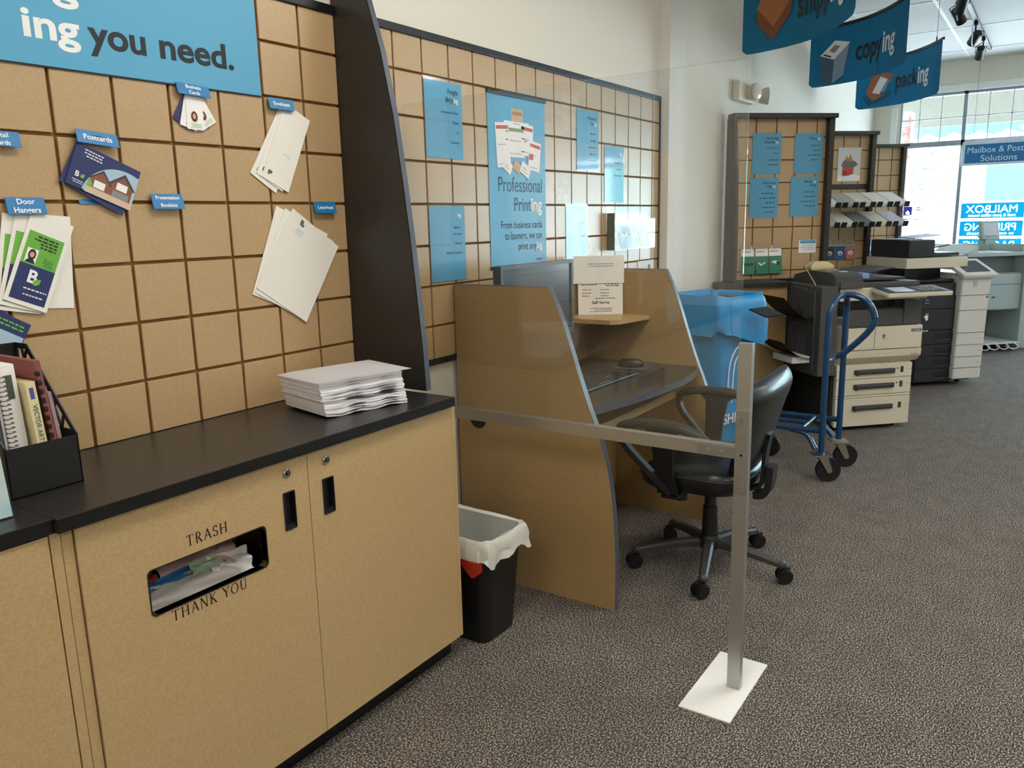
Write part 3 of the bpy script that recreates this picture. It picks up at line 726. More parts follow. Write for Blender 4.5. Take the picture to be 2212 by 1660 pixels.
# ================================================================== SNEEZE GUARD
t = thing('sneeze_guard','clear acrylic sneeze guard on aluminium frame with white foot plate','screen',(1.2,0,0))
B().box(-.012,.013,-1.283,-1.243,.006,1.078,.001).build('post', ALU, t)
B().box(-.012,.013,-1.243,-.022,.738,.778,.001).build('rail', ALU, t)
b = B().box(-.0135,-.012,-1.281,-1.245,.632,.884,.0006).box(-.0135,-.012,-1.245,-1.13,.742,.772,.0006)
for z_ in (.655,.685,.822,.858): b.cyl((-.0165,-1.263,z_),(-.0135,-1.263,z_),.0045,n=12,m=1)
for y_ in (-1.165,-1.205): b.cyl((-.0165,y_,.757),(-.0135,y_,.757),.0045,n=12,m=1)
b.cyl((-.0145,-1.263,.752),(-.0135,-1.263,.752),.004,n=12,m=2)
b.build('joint_bracket', [ALUD,STEEL,BLKP], t)
B().box(.013,.016,-1.281,-1.245,.735,.780,.001).build('end_cap', GRYD, t)
B().box(-.004,.002,-1.247,-.022,.778,1.836,.0008).build('acrylic_panel', ACR, t)
B().box(-.181,.179,-1.312,-1.155,0,.006,.0015).build('foot_plate', WHT, t)

# ================================================================== SIGNS ON THE CARREL BOARD
def sheet_sign(x0,x1,z0,z1,label,head,lines,seed,P=None,y=-.0145,hs=.026,hd=(DRK,WPR),sleeve=True,name='sleeve_sign'):
    """printed sheet in a clear sleeve; head = list of (text, colour, line) right aligned"""
    w, h = x1-x0, z1-z0
    if P is None: t = thing(name,label,'sign',(x0,y,z0),group='blue service signs in clear sleeves')
    else:
        t = thing(name,label,'sign',P[0],P[1],'blue service signs in clear sleeves')
    B().box(0,w,0,.001,0,h).build('sheet', SIGN, t)
    b = B(); zz = h-.040
    for a_, i_ in head:
        X = w-.022
        if i_: wI = b_w(i_,hs)*.95; b.text(i_,X-wI,zz,hs,-.0002,1,bold=.03,width=wI); X -= wI+.002
        if a_: wA = min(b_w(a_,hs)*.88, X-.012); b.text(a_,X-wA,zz,hs,-.0002,0,bold=.012,width=wA)
        zz -= hs*1.12
    zz -= .012
    for l in lines:
        if isinstance(l,str):
            wl = min(b_w(l,.0135), w-.05); b.text(l,w-.022-wl,zz,.0135,-.0002,2,bold=.02,width=wl); zz -= .036
        else: b.bars(w-.022,zz,w*l,.0075,1,.01,-.0002,2,seed=seed+int(zz*1000)); zz -= .032
    b.build('lettering', [hd[0],hd[1],LPR], t)
    if sleeve: B().box(-.004,w+.004,-.003,-.0018,-.004,h+.006).box(-.004,w+.004,.0012,.0022,-.004,h+.012).build('clear_sleeve', ACRS, t)
    return t
_bw = {}
def b_w(st, size):
    if st not in _bw:
        cu = bpy.data.curves.new('t','FONT'); cu.body = st; cu.size = 1; q = B(); m_ = q._curve(cu)
        xs = [v.co.x for v in m_.verts]; _bw[st] = (max(xs)-min(xs)) if xs else .3; m_.free(); q.bm.free()
    return _bw[st]*size
sheet_sign(1.332,1.552,1.668,1.942,'blue Freight Shipping sign at upper left of the carrel board',[('Freight',''),('Shipp','ing')],['Guaranteed Classic','Flatbed','Air','Truckload'],1)
sheet_sign(1.332,1.546,1.207,1.490,'blue sign under the Freight sign with window glare, beside the fin',[('','ing')],[.3,'No Limits','Banners','Window Graphics'],2,hs=.022)
sheet_sign(2.447,2.665,1.665,1.944,'blue Professional Printing sleeve sign right of the tall poster',[('Professional',''),('Print','ing')],[.42,.35,.38,.35,.40],3,hs=.022)
sheet_sign(2.730,2.945,1.513,1.793,'small blue sign lower right of the Printing sleeve sign',[('','ing')],[.45,.38,.42],4,hs=.022)
sheet_sign(2.338,2.545,1.210,1.494,'blue sign with two curved glare lines above the white notice',[('','')],[.3,.4,.3],5,hs=.022)
# tall poster
t = thing('poster','tall blue Professional Printing poster with snap rails','poster',(1.720,-.0145,1.240))
PW, PH = .437, .700
B().box(0,PW,0,.0012,0,PH).build('sheet', SIGN, t)
B().box(-.004,PW+.006,-.006,.002,PH-.004,PH+.012,.002).build('snap_rail', BLKP, t)
B().box(-.004,PW+.004,-.006,.002,-.010,.004,.002).build('snap_rail', BLKP, t)
b = B()
b.text('Professional',.400-.34,.312,.088,-.0004,0,bold=.0,width=.340); b.text('ing',.400-.088,.232,.082,-.0004,1,bold=.03,width=.088); b.text('Print',.310-.135,.232,.082,-.0004,0,bold=.0,width=.133)
b.text('From business cards',.400-.325,.158,.046,-.0004,2,width=.325); b.text('to banners, we can',.400-.296,.112,.046,-.0004,2,width=.296); b.text('ing',.400-.046,.066,.046,-.0004,1,bold=.03,width=.046); b.text('print any',.352-.150,.066,.046,-.0004,2,width=.148)
b.bars(.400,.022,.07,.006,1,.01,-.0004,2,seed=4)
def pg(cx,cz,w,h,a,m,l,acc=None):
    M = Matrix.Translation((cx,0,cz)) @ Matrix.Rotation(math.radians(a),4,'Y')
    b.rect(-w/2,w/2,-h/2,h/2,l,m,M)
    if acc is not None: b.rect(-w/2+.006,w/2-.006,h/2-.026,h/2-.012,l-.0004,acc,M)
    b2 = -h/2+.012
    b.rect(-w/2+.012,w/2-.02,b2,b2+.004,l-.0004,5,M); b.rect(-w/2+.012,w/2-.03,0,.004,l-.0004,5,M)
pg(.215,.615,.085,.075,0,4,-.0005,6); pg(.21,.555,.19,.09,0,1,-.0008); pg(.105,.50,.10,.18,-4,1,-.0012,3); pg(.285,.53,.10,.13,4,1,-.0012,3)
pg(.205,.52,.125,.13,0,1,-.0016,7); pg(.345,.465,.095,.125,7,1,-.0020,3); pg(.135,.415,.065,.045,30,1,-.0024); pg(.205,.415,.055,.04,25,4,-.0026); pg(.270,.405,.075,.05,25,1,-.0028)
b.rect(.30,.335,.45,.475,-.0032,3)
b.build('print', [LPR,WPR,DRK,RED,mat('print_beige','#d9b48e',.6),mat('print_grey_line','#b9bcb8',.6),mat('print_tan','#b98a5c',.6),mat('print_olive','#8f9a5a',.6)], t)
# brochure rack on the board
def brochure(name,label,par_loc,rot,w,h,mats,pic,grp,top=''):
    t = thing(name,label,'brochure',par_loc,rot,grp)
    M = Matrix.Rotation(math.radians(-9),4,'X')
    B().box(-w/2,w/2,-.002,0,0,h,M=M).build('paper', mats[0], t)
    b = B(); b.rect(-w/2,w/2,0,h*.62,-.0026,0,M)
    if top: b.text(top,-w/2+.006,h*.84,.012,-.0026,2,bold=.02,width=w*.8,M=M)
    b.rect(-w/2+.006,w*.22,h*.77,h*.79,-.0026,2,M)
    pic(b,M,w,h); b.build('print', list(mats[1:]), t); return t
def pic_people(b,M,w,h):
    for q in (-.28,0,.28): b.poly([(w*q+w*.10*math.cos(k*PI/6),h*.36+h*.05*math.sin(k*PI/6)) for k in range(12)],-.0032,2,M)
    b.rect(-w*.40,w*.40,h*.30,h*.345,-.0030,1,M)
def pic_swoosh(b,M,w,h): b.poly([(-w*.3,h*.36),(-w*.1,h*.28),(w*.3,h*.38),(w*.25,h*.42),(-.05*w,h*.34),(-w*.26,h*.41)],-.0032,1,M)
def pic_blob(b,M,w,h):
    b.poly([(-w*.35,h*.40),(-w*.1,h*.46),(w*.2,h*.44),(w*.3,h*.36),(w*.05,h*.33)],-.0032,1,M); b.poly([(w*.05,h*.42),(w*.3,h*.42),(w*.28,h*.28),(w*.1,h*.30)],-.0036,2,M)
def pic_leaf(b,M,w,h): b.poly([(w*.26*math.cos(k*PI/8),h*.30+h*.10*math.sin(k*PI/8)) for k in range(16)],-.0032,1,M); b.poly([(w*.12*math.cos(k*PI/8),h*.28+h*.05*math.sin(k*PI/8)) for k in range(16)],-.0036,0,M)
t = thing('brochure_rack','clear brochure rack at lower right of the carrel board','rack',(2.755,-.014,1.268))
B().box(0,.500,-.048,-.046,-.002,.16).box(0,.500,-.046,.0,-.004,0).box(0,.003,-.046,0,0,.20).box(.497,.5,-.046,0,0,.20).box(0,.500,-.002,.0,0,.225).build('clear_tray', ACRS, t)
B().box(.002,.004,-.045,0,0,.19).build('side_wall', mat('smoked_side','#31513d',.3), t)
for k in range(4):
    brochure('brochure','blue and green brochure in the carrel rack, '+('leftmost','second from left','third from left','rightmost')[k],(2.755+.068+.122*k,-.020-.012,1.27),(0,0,0),.105,.205,(PAPERB,DGRN if k == 0 else mat('brochure_sky','#5f9fc4',.5),WPR,LBL),pic_swoosh,'brochures in the carrel rack')
t = thing('card_sign','small white card on the board behind the carrel corner','sign',(3.13,-.0145,1.10)); B().box(0,.214,0,.001,0,.092).build('card',PAPERB,t); B().poly([(.15+.02*math.cos(k*PI/6),.05+.02*math.sin(k*PI/6)) for k in range(12)],-.0004).build('print',GREYP,t)

# ================================================================== COMPUTER CARREL
CP = [(-.004,0),(-.725,0),(-.7255,.223),(-.713,.417),(-.691,.553),(-.653,.678),(-.616,.768),(-.569,.899),(-.513,1.064),(-.456,1.192),(-.004,1.192)]
fr = [tuple(v) for v in bez([(q[0],q[1],0) for q in CP[1:10]],4)]
CPS = [(-.022,0)]+[(v[0],v[1]) for v in fr]+[(-.022,1.192)]
t = thing('computer_carrel','tan laminate computer carrel with curved sides and charcoal desk','desk',(0,0,0))
def carrel_side(x0,x1,lab):
    o = B().prism(CPS,'yz',x0,x1).build('side_panel', TANC, t)
    L = [(v[0],v[1]) for v in fr]; n = len(L)-1
    B().surf(lambda u,v: (x0-.0005+(x1-x0+.001)*v, L[round(u*n)][0]-.0012, L[round(u*n)][1]),n,1).box(x0-.0005,x1+.0005,-.457,-.022,1.192,1.1935).build('edge_band', EDGEB, o)
    return o
sp = carrel_side(1.455,1.481,0); carrel_side(2.500,2.526,1)
b = B().cyl((1.4525,-.120,.662),(1.4552,-.120,.662),.037,n=28,bev=.0008)
for q in range(3): b.box(1.4515,1.4530,-.145,-.095,.650+q*.010,.654+q*.010,m=0)
b.build('cable_grommet', BLKP, sp)
B().box(1.481,2.500,-.040,-.022,.30,1.17).build('back_panel', TANC, t)
DF = [tuple(v) for v in bez([(1.481,-.585,0),(1.60,-.605,0),(1.80,-.640,0),(2.05,-.668,0),(2.25,-.670,0),(2.42,-.645,0),(2.499,-.615,0)],5)]
poly = [(1.4815,-.042)]+[(v[0],v[1]) for v in DF]+[(2.4995,-.042)]
d = B().prism(poly,'xy',.715,.7445).build('desktop', DESK, t)
L = [(v[0],v[1]) for v in DF]; n = len(L)-1
B().surf(lambda u,v: (L[round(u*n)][0], L[round(u*n)][1]-.0015, .7145+.0305*v),n,1).build('edge_band', EDGEB, d)
B().box(1.4815,2.4995,-.500,-.12,.590,.608,.001).box(1.4815,2.4995,-.515,-.500,.585,.622,.001).build('under_shelf', mat('light_edge_shelf','#b79a6c',.45), t)
B().box(1.4815,2.4995,-.20,-.18,.10,.585).build('modesty_panel', TANC, t)
B().prism([(2.235,-.042),(2.235,-.30),(2.262,-.335),(2.498,-.378),(2.498,-.042)],'xy',.955,.975).build('corner_shelf', mat('shelf_tan','#b99a69',.4), t)
# monitor
t = thing('monitor','flat computer monitor with grey bezel behind the carrel side','monitor',(1.765,-.20,.745),(0,0,math.radians(-2)))
b = B().plate(rrect(-.262,.262,.205,.518,.006,2),[rrect(-.246,.246,.226,.502,.002,1)],'xz',-.022,-.008).box(-.260,.260,-.010,.020,.207,.516,.006)
b.build('housing', MONF, t)
B().box(-.247,.247,-.016,-.012,.225,.503).build('screen', MONS, t)
B().box(-.05,.05,.012,.045,.05,.34,.006).build('stand_neck', MONF, t)
B().box(-.12,.12,-.08,.10,0,.012,.005).build('stand_base', MONF, t)
# notices on the corner shelf
t = thing('notice','white self-service notice sheet standing on the corner shelf','sign',(2.366,-.062,.9752),(0,0,math.radians(-56)))
M = Matrix.Rotation(math.radians(-3),4,'X')
# keyboard, mouse, mat
t2 = thing('keyboard','black computer keyboard on the charcoal desk','keyboard',(1.965,-.385,.7448),(0,0,math.radians(-2)))
B().box(-.225,.225,-.078,.078,0,.016,.005).build('case', BLKP, t2)
KEYM = mat('key_dark','#2c2e31',.45); b = B()
for r in range(6):
    for c in range(21):
        if c in (15,17) : continue
        if r == 0 and 4 <= c <= 9:
            continue
        b.box(-.218+c*.0207,-.218+c*.0207+.0178,-.070+r*.0235,-.070+r*.0235+.0195,.015,.021,.002,seg=1)
b.box(-.218+4*.0207,-.218+10*.0207-.003,-.070,-.0505,.015,.021,.002)
b.build('keys', KEYM, t2, ang=20)
tag(put(B().box(-.105,.105,-.085,.085,0,.0035,.001).build('mouse_mat', mat('mat_dark_grey','#4c4c50',.6)), (2.385,-.36,.7448),(0,0,math.radians(4))), 'thin dark grey mouse mat under the mouse', 'mouse mat')
t3 = thing('computer_mouse','black computer mouse on the mouse mat','mouse',(2.345,-.355,.7485),(0,0,math.radians(20)))
b = B(); b.loft([[(.034*math.cos(a)*k*(.86 if math.sin(a) > 0 else 1),.060*math.sin(a)*k,zz) for a in [2*PI*i/20 for i in range(20)]] for k,zz in ((.92,0),(1,.006),(.97,.018),(.86,.029),(.62,.036),(.25,.039))])
b.build('shell', BLKP, t3, ang=70); B().cyl((-.003,.038,.031),(.003,.038,.031),.008,n=14).build('scroll_wheel', RUB, t3)
cb = B().tube(bez([(2.325,-.30,.748),(2.30,-.24,.750),(2.24,-.17,.748),(2.20,-.10,.749),(2.16,-.05,.749)],6),.0022,8)
tag(cb.build('mouse_cable', BLKP), 'thin black cable running back from the mouse', 'cable')
for i,(nm,lb,x0,x1,z0,z1,yo,rows,ro) in enumerate((('notice','white price notice sheet standing on the carrel corner shelf',0,.216,0,.172,0,7,0),('notice','wider white card taped above the price notice',-.022,.222,.150,.282,-.004,2,0))):
    o = t if i == 0 else thing('notice',lb,'sign',(2.366,-.062,.9752),(0,0,math.radians(-56)))
    o['label'] = lb
    B().box(x0,x1,yo-.0012,yo,z0,z1,M=M).build('sheet', PAPER, o)
    b = B()
    if i == 0:
        b.text('Self Serve',.108,.052,.020,yo-.0014,0,'CENTER',bold=.03,width=.085)
        b2 = B()
        b.bars(.09,.146,.075,.004,1,.012,yo-.0014,0,seed=2); b.bars(.20,.150,.10,.005,2,.009,yo-.0014,0,seed=3)
        for k,zr in enumerate((.122,.106,.092)): b.bars(.02,zr,.06-.01*k,.004,1,.01,yo-.0014,0,seed=k+4,right=False); b.bars(.15,zr,.05,.004,1,.01,yo-.0014,0,seed=k+9)
        b.bars(.18,.080,.14,.004,1,.01,yo-.0014,0,seed=14); b.bars(.165,.032,.11,.0035,3,.008,yo-.0014,0,seed=15)
        B().box(.0,.216,.003,.0045,0,.172,M=M).box(0,.216,-.003,.06,0,.002).build('clear_stand', ACRS, o)
    else: b.bars(.17,.245,.17,.0035,2,.011,yo-.0014,0,seed=21)
    for v in b.bm.verts: v.co = M @ v.co
    b.build('print', mat('faint_print','#6d6a66',.7), o)

# ================================================================== OFFICE CHAIR
CH = thing('office_chair','black leather swivel armchair at the computer carrel','chair',(2.02,-.855,0),(0,0,math.radians(2)))
def superring(cx,cy,z,w,d,p,n=28):
    out = []
    for i in range(n):
        a = 2*PI*i/n; c, s_ = math.cos(a), math.sin(a)
        out.append((cx+w/2*math.copysign(abs(c)**(2/p),c), cy+d/2*math.copysign(abs(s_)**(2/p),s_), z))
    return out
def seatz(x,y,z,k): return z + k*(.016*(abs(x)/.25)**2 - .022*max(0,(y-.06)/.17)**2)
rings = []
for z,w,d,k in ((.372,.40,.34,0),(.382,.47,.40,.2),(.402,.505,.435,.4),(.424,.51,.44,.6),(.438,.505,.435,.8),(.450,.495,.425,1),(.466,.46,.39,1),(.476,.38,.31,1),(.480,.20,.16,1)):
    rings.append([(x,y,seatz(x,y,z,k)) for x,y,_ in superring(0,.01,z,w,d,3.6)])
B().loft(rings).build('seat', LEA, CH, ang=60)
B().tube([(x,y,seatz(x,y,.436,.8)) for x,y,_ in superring(0,.01,0,.512,.442,3.6,40)],.005,8,closed=True).build('seat_piping', LEA, CH)
# backrest: a leaning, curved cushion with a thick rolled top
def backring(h,n=28):
    z = .445+h*.392; y0 = -.165-.100*h-.012*math.sin(h*PI); w = .36+.27*min(1,h*1.1)**.9
    if h > .86: w *= 1-.10*((h-.86)/.14)**2
    if h < .10: w *= math.sqrt(max(.2,1-((.10-h)/.12)**2*.6))
    th = .062+.022*math.exp(-((h-.86)/.13)**2)
    if h > .90: th *= math.sqrt(max(.02,1-((h-.90)/.102)**2))
    if h < .08: th *= math.sqrt(max(.05,1-((.08-h)/.085)**2))
    out = []
    for i in range(n):
        a = 2*PI*i/n; c, s_ = math.cos(a), math.sin(a)
        x = w/2*math.copysign(abs(c)**.55,c); yy = th/2*math.copysign(abs(s_)**.75,s_)
        out.append((x, y0+yy+.030*(x/.26)**2, z+yy*.25-.012*(x/.26)**2*h))
    return out
B().loft([backring(h) for h in (0,.02,.05,.1,.2,.32,.46,.6,.72,.80,.86,.91,.95,.98,.995,1.0)]).build('backrest', LEA, CH, ang=60)
pipe = [backring(h)[0] for h in (.02,.1,.25,.5,.75,.9)]
bk = [(0,-.06,.372),(0,-.15,.366),(0,-.215,.380),(0,-.232,.43),(0,-.236,.52),(0,-.250,.60)]
B().sweep(bez(bk,5),[(-.030,-.007),(.030,-.007),(.030,.007),(-.030,.007)]).build('back_bracket', BLKP, CH)
B().sweep(bez([(0,-.20,.345),(0,-.236,.352),(0,-.256,.39),(0,-.262,.47)],5),[(-.036,-.013),(.036,-.013),(.036,.013),(-.036,.013)]).build('bracket_cover', BLKP, CH)
def arm(sx):
    a = B()
    pad = bez([(sx*.318,.245,.610),(sx*.322,.240,.638),(sx*.326,.215,.656),(sx*.332,.13,.672),(sx*.334,.03,.672),(sx*.330,-.06,.652),(sx*.320,-.11,.622)],6)
    n = len(pad); sc = [min(1,.55+.45*math.sin(PI*min(1,(i+1)/(n*.45))/2)) if i < n*.45 else (1 if i < n*.85 else 1-.35*((i-n*.85)/(n*.15))) for i in range(n)]
    a.sweep(pad,[(-.028,-.006),(-.024,-.014),(.024,-.014),(.028,-.006),(.026,.008),(.015,.015),(-.015,.015),(-.026,.008)],0,None,False,(0,0,1),sc)
    o = a.build('armrest', ARMM, CH, ang=50)
    q = B().sweep(bez([(sx*.318,.243,.630),(sx*.312,.225,.575),(sx*.302,.150,.495),(sx*.288,.085,.43),(sx*.270,.05,.39)],5),[(-.011,-.016),(.011,-.016),(.011,.016),(-.011,.016)],0,None,False,(1,0,0))
    q.build('front_strut', ARMM, o, ang=50)
    q = B().loft([[(sx*(.329-k*.055)+dx, y, z) for dx,y in ((-.011,y0),(.011,y0),(.011,y1),(-.011,y1))] for k,z,y0,y1 in ((0,.662,-.03,.15),(.15,.63,.02,.115),(.45,.55,.03,.108),(.8,.45,.035,.105),(1.05,.385,.02,.10))])
    q.build('rear_post', BLKP, o, ang=50)
    B().box(sx*.16-.11,sx*.16+.11,.025,.09,.362,.376,.003).build('arm_mount', BLKP, o)
arm(-1); arm(1)
B().cyl((0,-.02,.25),(0,-.02,.37),.024).cyl((0,-.02,.11),(0,-.02,.262),.034,.029,n=24).build('gas_column', BLKP, CH)
B().box(-.09,.09,-.11,.08,.350,.374,.008).build('tilt_mechanism', BLKP, CH)
B().cyl((-.16,.05,.330),(-.16,.05,.372),.026,n=20).tube([(-.02,.03,.352),(-.10,.04,.352),(-.16,.05,.355)],.005,8).build('tilt_knob', BLKP, CH)
B().lathe([(.0,.085),(.045,.085),(.05,.10),(.046,.125),(.038,.14),(0,.14)],24,0,Matrix.Translation((0,-.02,0))).build('base_hub', BLKP, CH)
for k in range(5):
    a = math.radians(-94+72*k); M = Matrix.Translation((0,-.02,0)) @ Matrix.Rotation(a,4,'Z')
    L = bez([(.03,0,.110),(.12,0,.106),(.22,0,.092),(.300,0,.078)],4)
    lg = B().sweep(L,[(-.020,-.016),(.020,-.016),(.020,.004),(.012,.013),(-.012,.013),(-.020,.004)],0,M,False,(0,0,1),[1.15-.35*i/(len(L)-1) for i in range(len(L))]).sph((.300,0,.076),.020,1,1,.85,14,0,M).build('leg', CHARM, CH, ang=40)
    w = B(); sw = math.radians((35,-25,60,10,-50)[k]); M2 = M @ Matrix.Translation((.300,0,0)) @ Matrix.Rotation(sw,4,'Z')
    for s_ in (-1,1): w.cyl((.012,s_*.006,.0305),(.012,s_*.026,.0305),.0305,n=22,M=M2,bev=.005)
    w.box(-.012,.036,-.007,.007,.030,.066,.006,M=M2).cyl((0,0,.055),(0,0,.078),.008,n=10,M=M2)
    w.build('caster', RUB, lg, ang=40)

# ================================================================== SHREDDING BIN
t = thing('shred_bin','tall bin wrapped in bright blue bag with white SHRED lettering','bin',(3.50,-.345,0),(0,0,math.radians(-18)))
def sq(w,d,r,z,amp=0,seed=0,zamp=0,n=6):
    q = random.Random(seed); ph = [q.uniform(0,6) for _ in range(4)]; base = rrect(-w/2,w/2,-d/2,d/2,r,n); N = len(base); out = []
    for i,p in enumerate(base):
        a = i/N*2*PI; L = math.hypot(*p); k = amp*(math.sin(5*a+ph[0])+.6*math.sin(11*a+ph[1]))
        out.append((p[0]*(1+k/L),p[1]*(1+k/L),z+zamp*(math.sin(3*a+ph[2])+.5*math.sin(7*a+ph[3]))))
    return out
B().loft([sq(.27,.27,.05,0),sq(.275,.275,.05,.01),sq(.36,.36,.06,.93),sq(.385,.385,.07,.94),sq(.385,.385,.07,.965),sq(.33,.33,.05,.965),sq(.25,.25,.05,.05)]).build('bin_body', mat('bin_grey','#5d6468',.5), t)
B().loft([sq(.285,.285,.05,.06,.002,1),sq(.305,.305,.05,.25,.003,2),sq(.335,.335,.055,.55,.004,3),sq(.366,.366,.06,.80,.003,4),sq(.378,.378,.06,.90,.003,5)],cap=(False,False)).build('bag_skirt', BAGB, t)
hem = sq(.450,.450,.080,.785,.012,6,.014,9)
hem = [(x,y,z-.075*min(1,max(0,(x+.05)/.05))*min(1,max(0,(-y-.02)/.06))) for x,y,z in hem]
B().loft([hem,sq(.446,.446,.080,.83,.011,7,.006,9),sq(.436,.436,.078,.89,.008,8,.006,9),sq(.436,.436,.078,.935,.006,9,.004,9),sq(.425,.425,.078,.965,.005,9,.003,9),sq(.400,.400,.07,.994,.004,10,.004,9),sq(.34,.34,.055,.985,.005,11,.008,9),sq(.31,.31,.05,.90,.006,12,0,9)],cap=(False,False)).build('bag_cuff', BAGB, t, ang=70)
t_in = B().box(-.06,.10,-.10,.02,.955,.962,M=Matrix.Rotation(.3,4,'X')); t_in.build('lid_slot', BLKP, t)
b = B(); th = math.radians(5.2)
Mf = Matrix.Translation((0,-.1695,.55)) @ Matrix.Rotation(math.radians(-3.5)*-1*-1,4,'X')
def front(v): return (v[0], -.146-.0425*((v[2]-.06)/.84)*1.10-.006, v[2])
b.text('SHRED',-.125,.255,.085,0,0,bold=.02,width=.25,f=front).build('lettering', WPR, t)
for pts in ([(-.10,0,.38),(-.10,0,.62),(0,0,.72),(.10,0,.62),(.10,0,.38)],[(-.06,0,.38),(-.06,0,.60),(0,0,.66),(.06,0,.60),(.06,0,.38)]):
    B().tube([front(Vector(p)) for p in bez(pts,4)],.004,6).build('arrow', WPR, t)

# ================================================================== BLUE PLATFORM CART
CT = thing('cart','blue tubular push cart with D-shaped handle and black casters','cart',(3.52,-1.01,0))
A0, B0 = (-.16,.01), (.16,-.01)
r = .0165
B().tube([(A0[0],A0[1],.150),(A0[0],A0[1],.5),(A0[0],A0[1],.86)]+bez([(A0[0],A0[1],.88),(A0[0]+.012,A0[1]-.008,.945),(A0[0]+.075,A0[1]-.02,.992),(0,-.028,1.003)],5),r,14).build('upright', BLUEP, CT)
B().tube([(B0[0],B0[1],.165),(B0[0],B0[1],.5),(B0[0],B0[1],.86)]+bez([(B0[0],B0[1],.88),(B0[0]-.012,B0[1]-.005,.945),(B0[0]-.075,B0[1]-.01,.992),(0,-.028,1.003)],5),r,14).build('upright', BLUEP, CT)
B().tube(bez([(0,-.028,1.003),(.0,-.075,1.003),(0,-.125,.985),(0,-.165,.945),(0,-.185,.89),(0,-.178,.845),(0,-.15,.80)],5)+bez([(0,-.11,.755),(0,-.05,.695),(0,-.0,.665)],4),r,14).build('handle', BLUEP, CT)
B().tube([(A0[0],A0[1],.665),(0,0,.665),(B0[0],B0[1],.665)],.012,12).build('cross_bar', STEEL if False else BLUEP, CT)
DK = B()
for x in (-.125,.185): DK.tube([(x,-.0 if x < 0 else -.02,.272),(x,.46,.272)],.0155,12)
DK.tube([(.03,.12,.272),(.03,.46,.272)],.013,12).tube([(-.125,.13,.272),(.185,.13,.272)],.013,12).tube([(-.125,.45,.272),(.185,.45,.272)],.0155,12)
DK.build('deck_frame', BLUEP, CT)
for x,(ax,ay) in ((-.125,A0),(.185,B0)):
    B().tube(bez([(x,.19,.265),(x,.10,.245),(ax,ay+.03,.175)],5),.015,12).build('brace', BLUEP, CT)
for x,y,sw,rad,zz in ((A0[0],A0[1],34,.066,.15),(B0[0],B0[1],30,.066,.15),(-.125,.43,0,.066,.25),(.185,.43,0,.066,.25)):
    M = Matrix.Translation((x,y,0)) @ Matrix.Rotation(math.radians(sw),4,'Z'); b = B()
    b.box(-.048,.048,-.048,.048,.150,.156,.001,1,M)
    if zz > .2: b.cyl((0,0,.155),(0,0,.26),.013,n=12,m=2,M=M)
    oy = -.042
    for sx in (-1,1):
        b.prism([(.022,.148),(-.030,.148),(oy-.016,.066),(oy-.010,.052),(oy+.010,.052),(oy+.016,.066)],'yz',sx*.022-.0015,sx*.022+.0015,1,M)
    b.box(-.026,.026,-.034,.026,.142,.150,.002,1,M)
    b.cyl((-.028,oy,rad),(.028,oy,rad),.006,n=12,m=1,M=M)
    b.cyl((-.016,oy,rad),(.016,oy,rad),rad,n=36,m=0,M=M,bev=.004)
    b.build('caster', [RUB,STEEL,BLUEP], CT, ang=40)

# ================================================================== ANGLED DISPLAY UNITS
R45 = (0,0,math.radians(-45))
def unit_board(x, y, label, x1, cx, zlow):
    t = thing('display_unit', label, 'display unit', (x,y,0), R45)
    B().tiles(.0,x1,zlow,ZT,cx,ZB,-.010,.0).build('tile_face', [TANP,CORE], t)
    B().box(-.01,x1+.045,-.085,.016,ZT,ZT+.030,.003).build('cap', BLK, t)
    B().box(x1,x1+.040,-.055,.016,.0,ZT,.003).build('side_stile', BLK, t)
    B().box(.0,x1,.0,.016,.0,ZT).box(0,x1,-.012,0,zlow-.03,zlow,.001).build('back_board', BLK, t)
    return t
def at45(x0,y0,u,out,z=0):
    c = math.sqrt(.5); return (x0+u*c-out*c, y0-u*c-out*c, z)
U1 = (4.535,-.03); U2 = (6.10,-.03); U3 = (7.79,-.03)
u1 = unit_board(*U1, 'nearest angled slat display unit with four blue signs', .715, .188, .985)
B().prism([(-.0,0),(-.075,0),(-.17,.06*0),(-.17,1.3),(-.15,1.7),(-.105,ZT),(0,ZT)],'yz',-.022,0,bev=.001).build('side_fin', FINM, u1)
B().box(.0,.715,-.055,-.012,.955,.985,.003).build('ledge', BLK, u1)
cn = thing('corner_counter','black-topped tan corner counter between blue bin and near copier','counter',(*U1,0),R45)
B().prism([(-.15,-.32),(.325,-.32),(.325,-.058),(-.094,-.058),(-.15,-.116)],'xy',.955,.985,bev=.002).build('top', BLK, cn)
B().box(-.05,.32,-.285,-.02,.05,.955,.002).box(-.03,.30,-.26,-.02,0,.05).build('cabinet', TANC, cn)
u2 = unit_board(*U2, 'middle angled slat display unit with two tiers of paper samples', .705, .464, .95)
B().box(.0,.705,-.016,-.010,1.63,1.675).build('black_rail', BLK, u2)
u3 = unit_board(*U3, 'farthest angled slat display unit by the shop window', .69, .441, .95)
for u,c in ((u1,None),):
    pass
def usign(u,o,z0,head,lines,label,seed,hs=.022):
    return sheet_sign(0,.214,0,.272,label,head,lines,seed,P=(at45(*U1,u,.0135,z0),R45),hs=hs)
usign(.163,0,1.708,[('Pack & Ship',''),('Guarantee','ing')],['Certified Packing','Experts',.35,.45],'blue Pack & Ship sign, upper left of the near display unit',31)
usign(.480,0,1.707,[('Notariz','ing')],[.42,.3,.5,.4],'blue Notarizing sign, upper right of the near display unit',32)
usign(.154,0,1.411,[('International',''),('Shipp','ing')],[.72,.6,.5,.62,.4],'blue International Shipping sign, lower left of the near display unit',33)
usign(.462,0,1.416,[('Mail and','ing'),('Postal','')],[.5,.55,.6,.5],'blue glare-streaked sign, lower right of the near display unit',34)
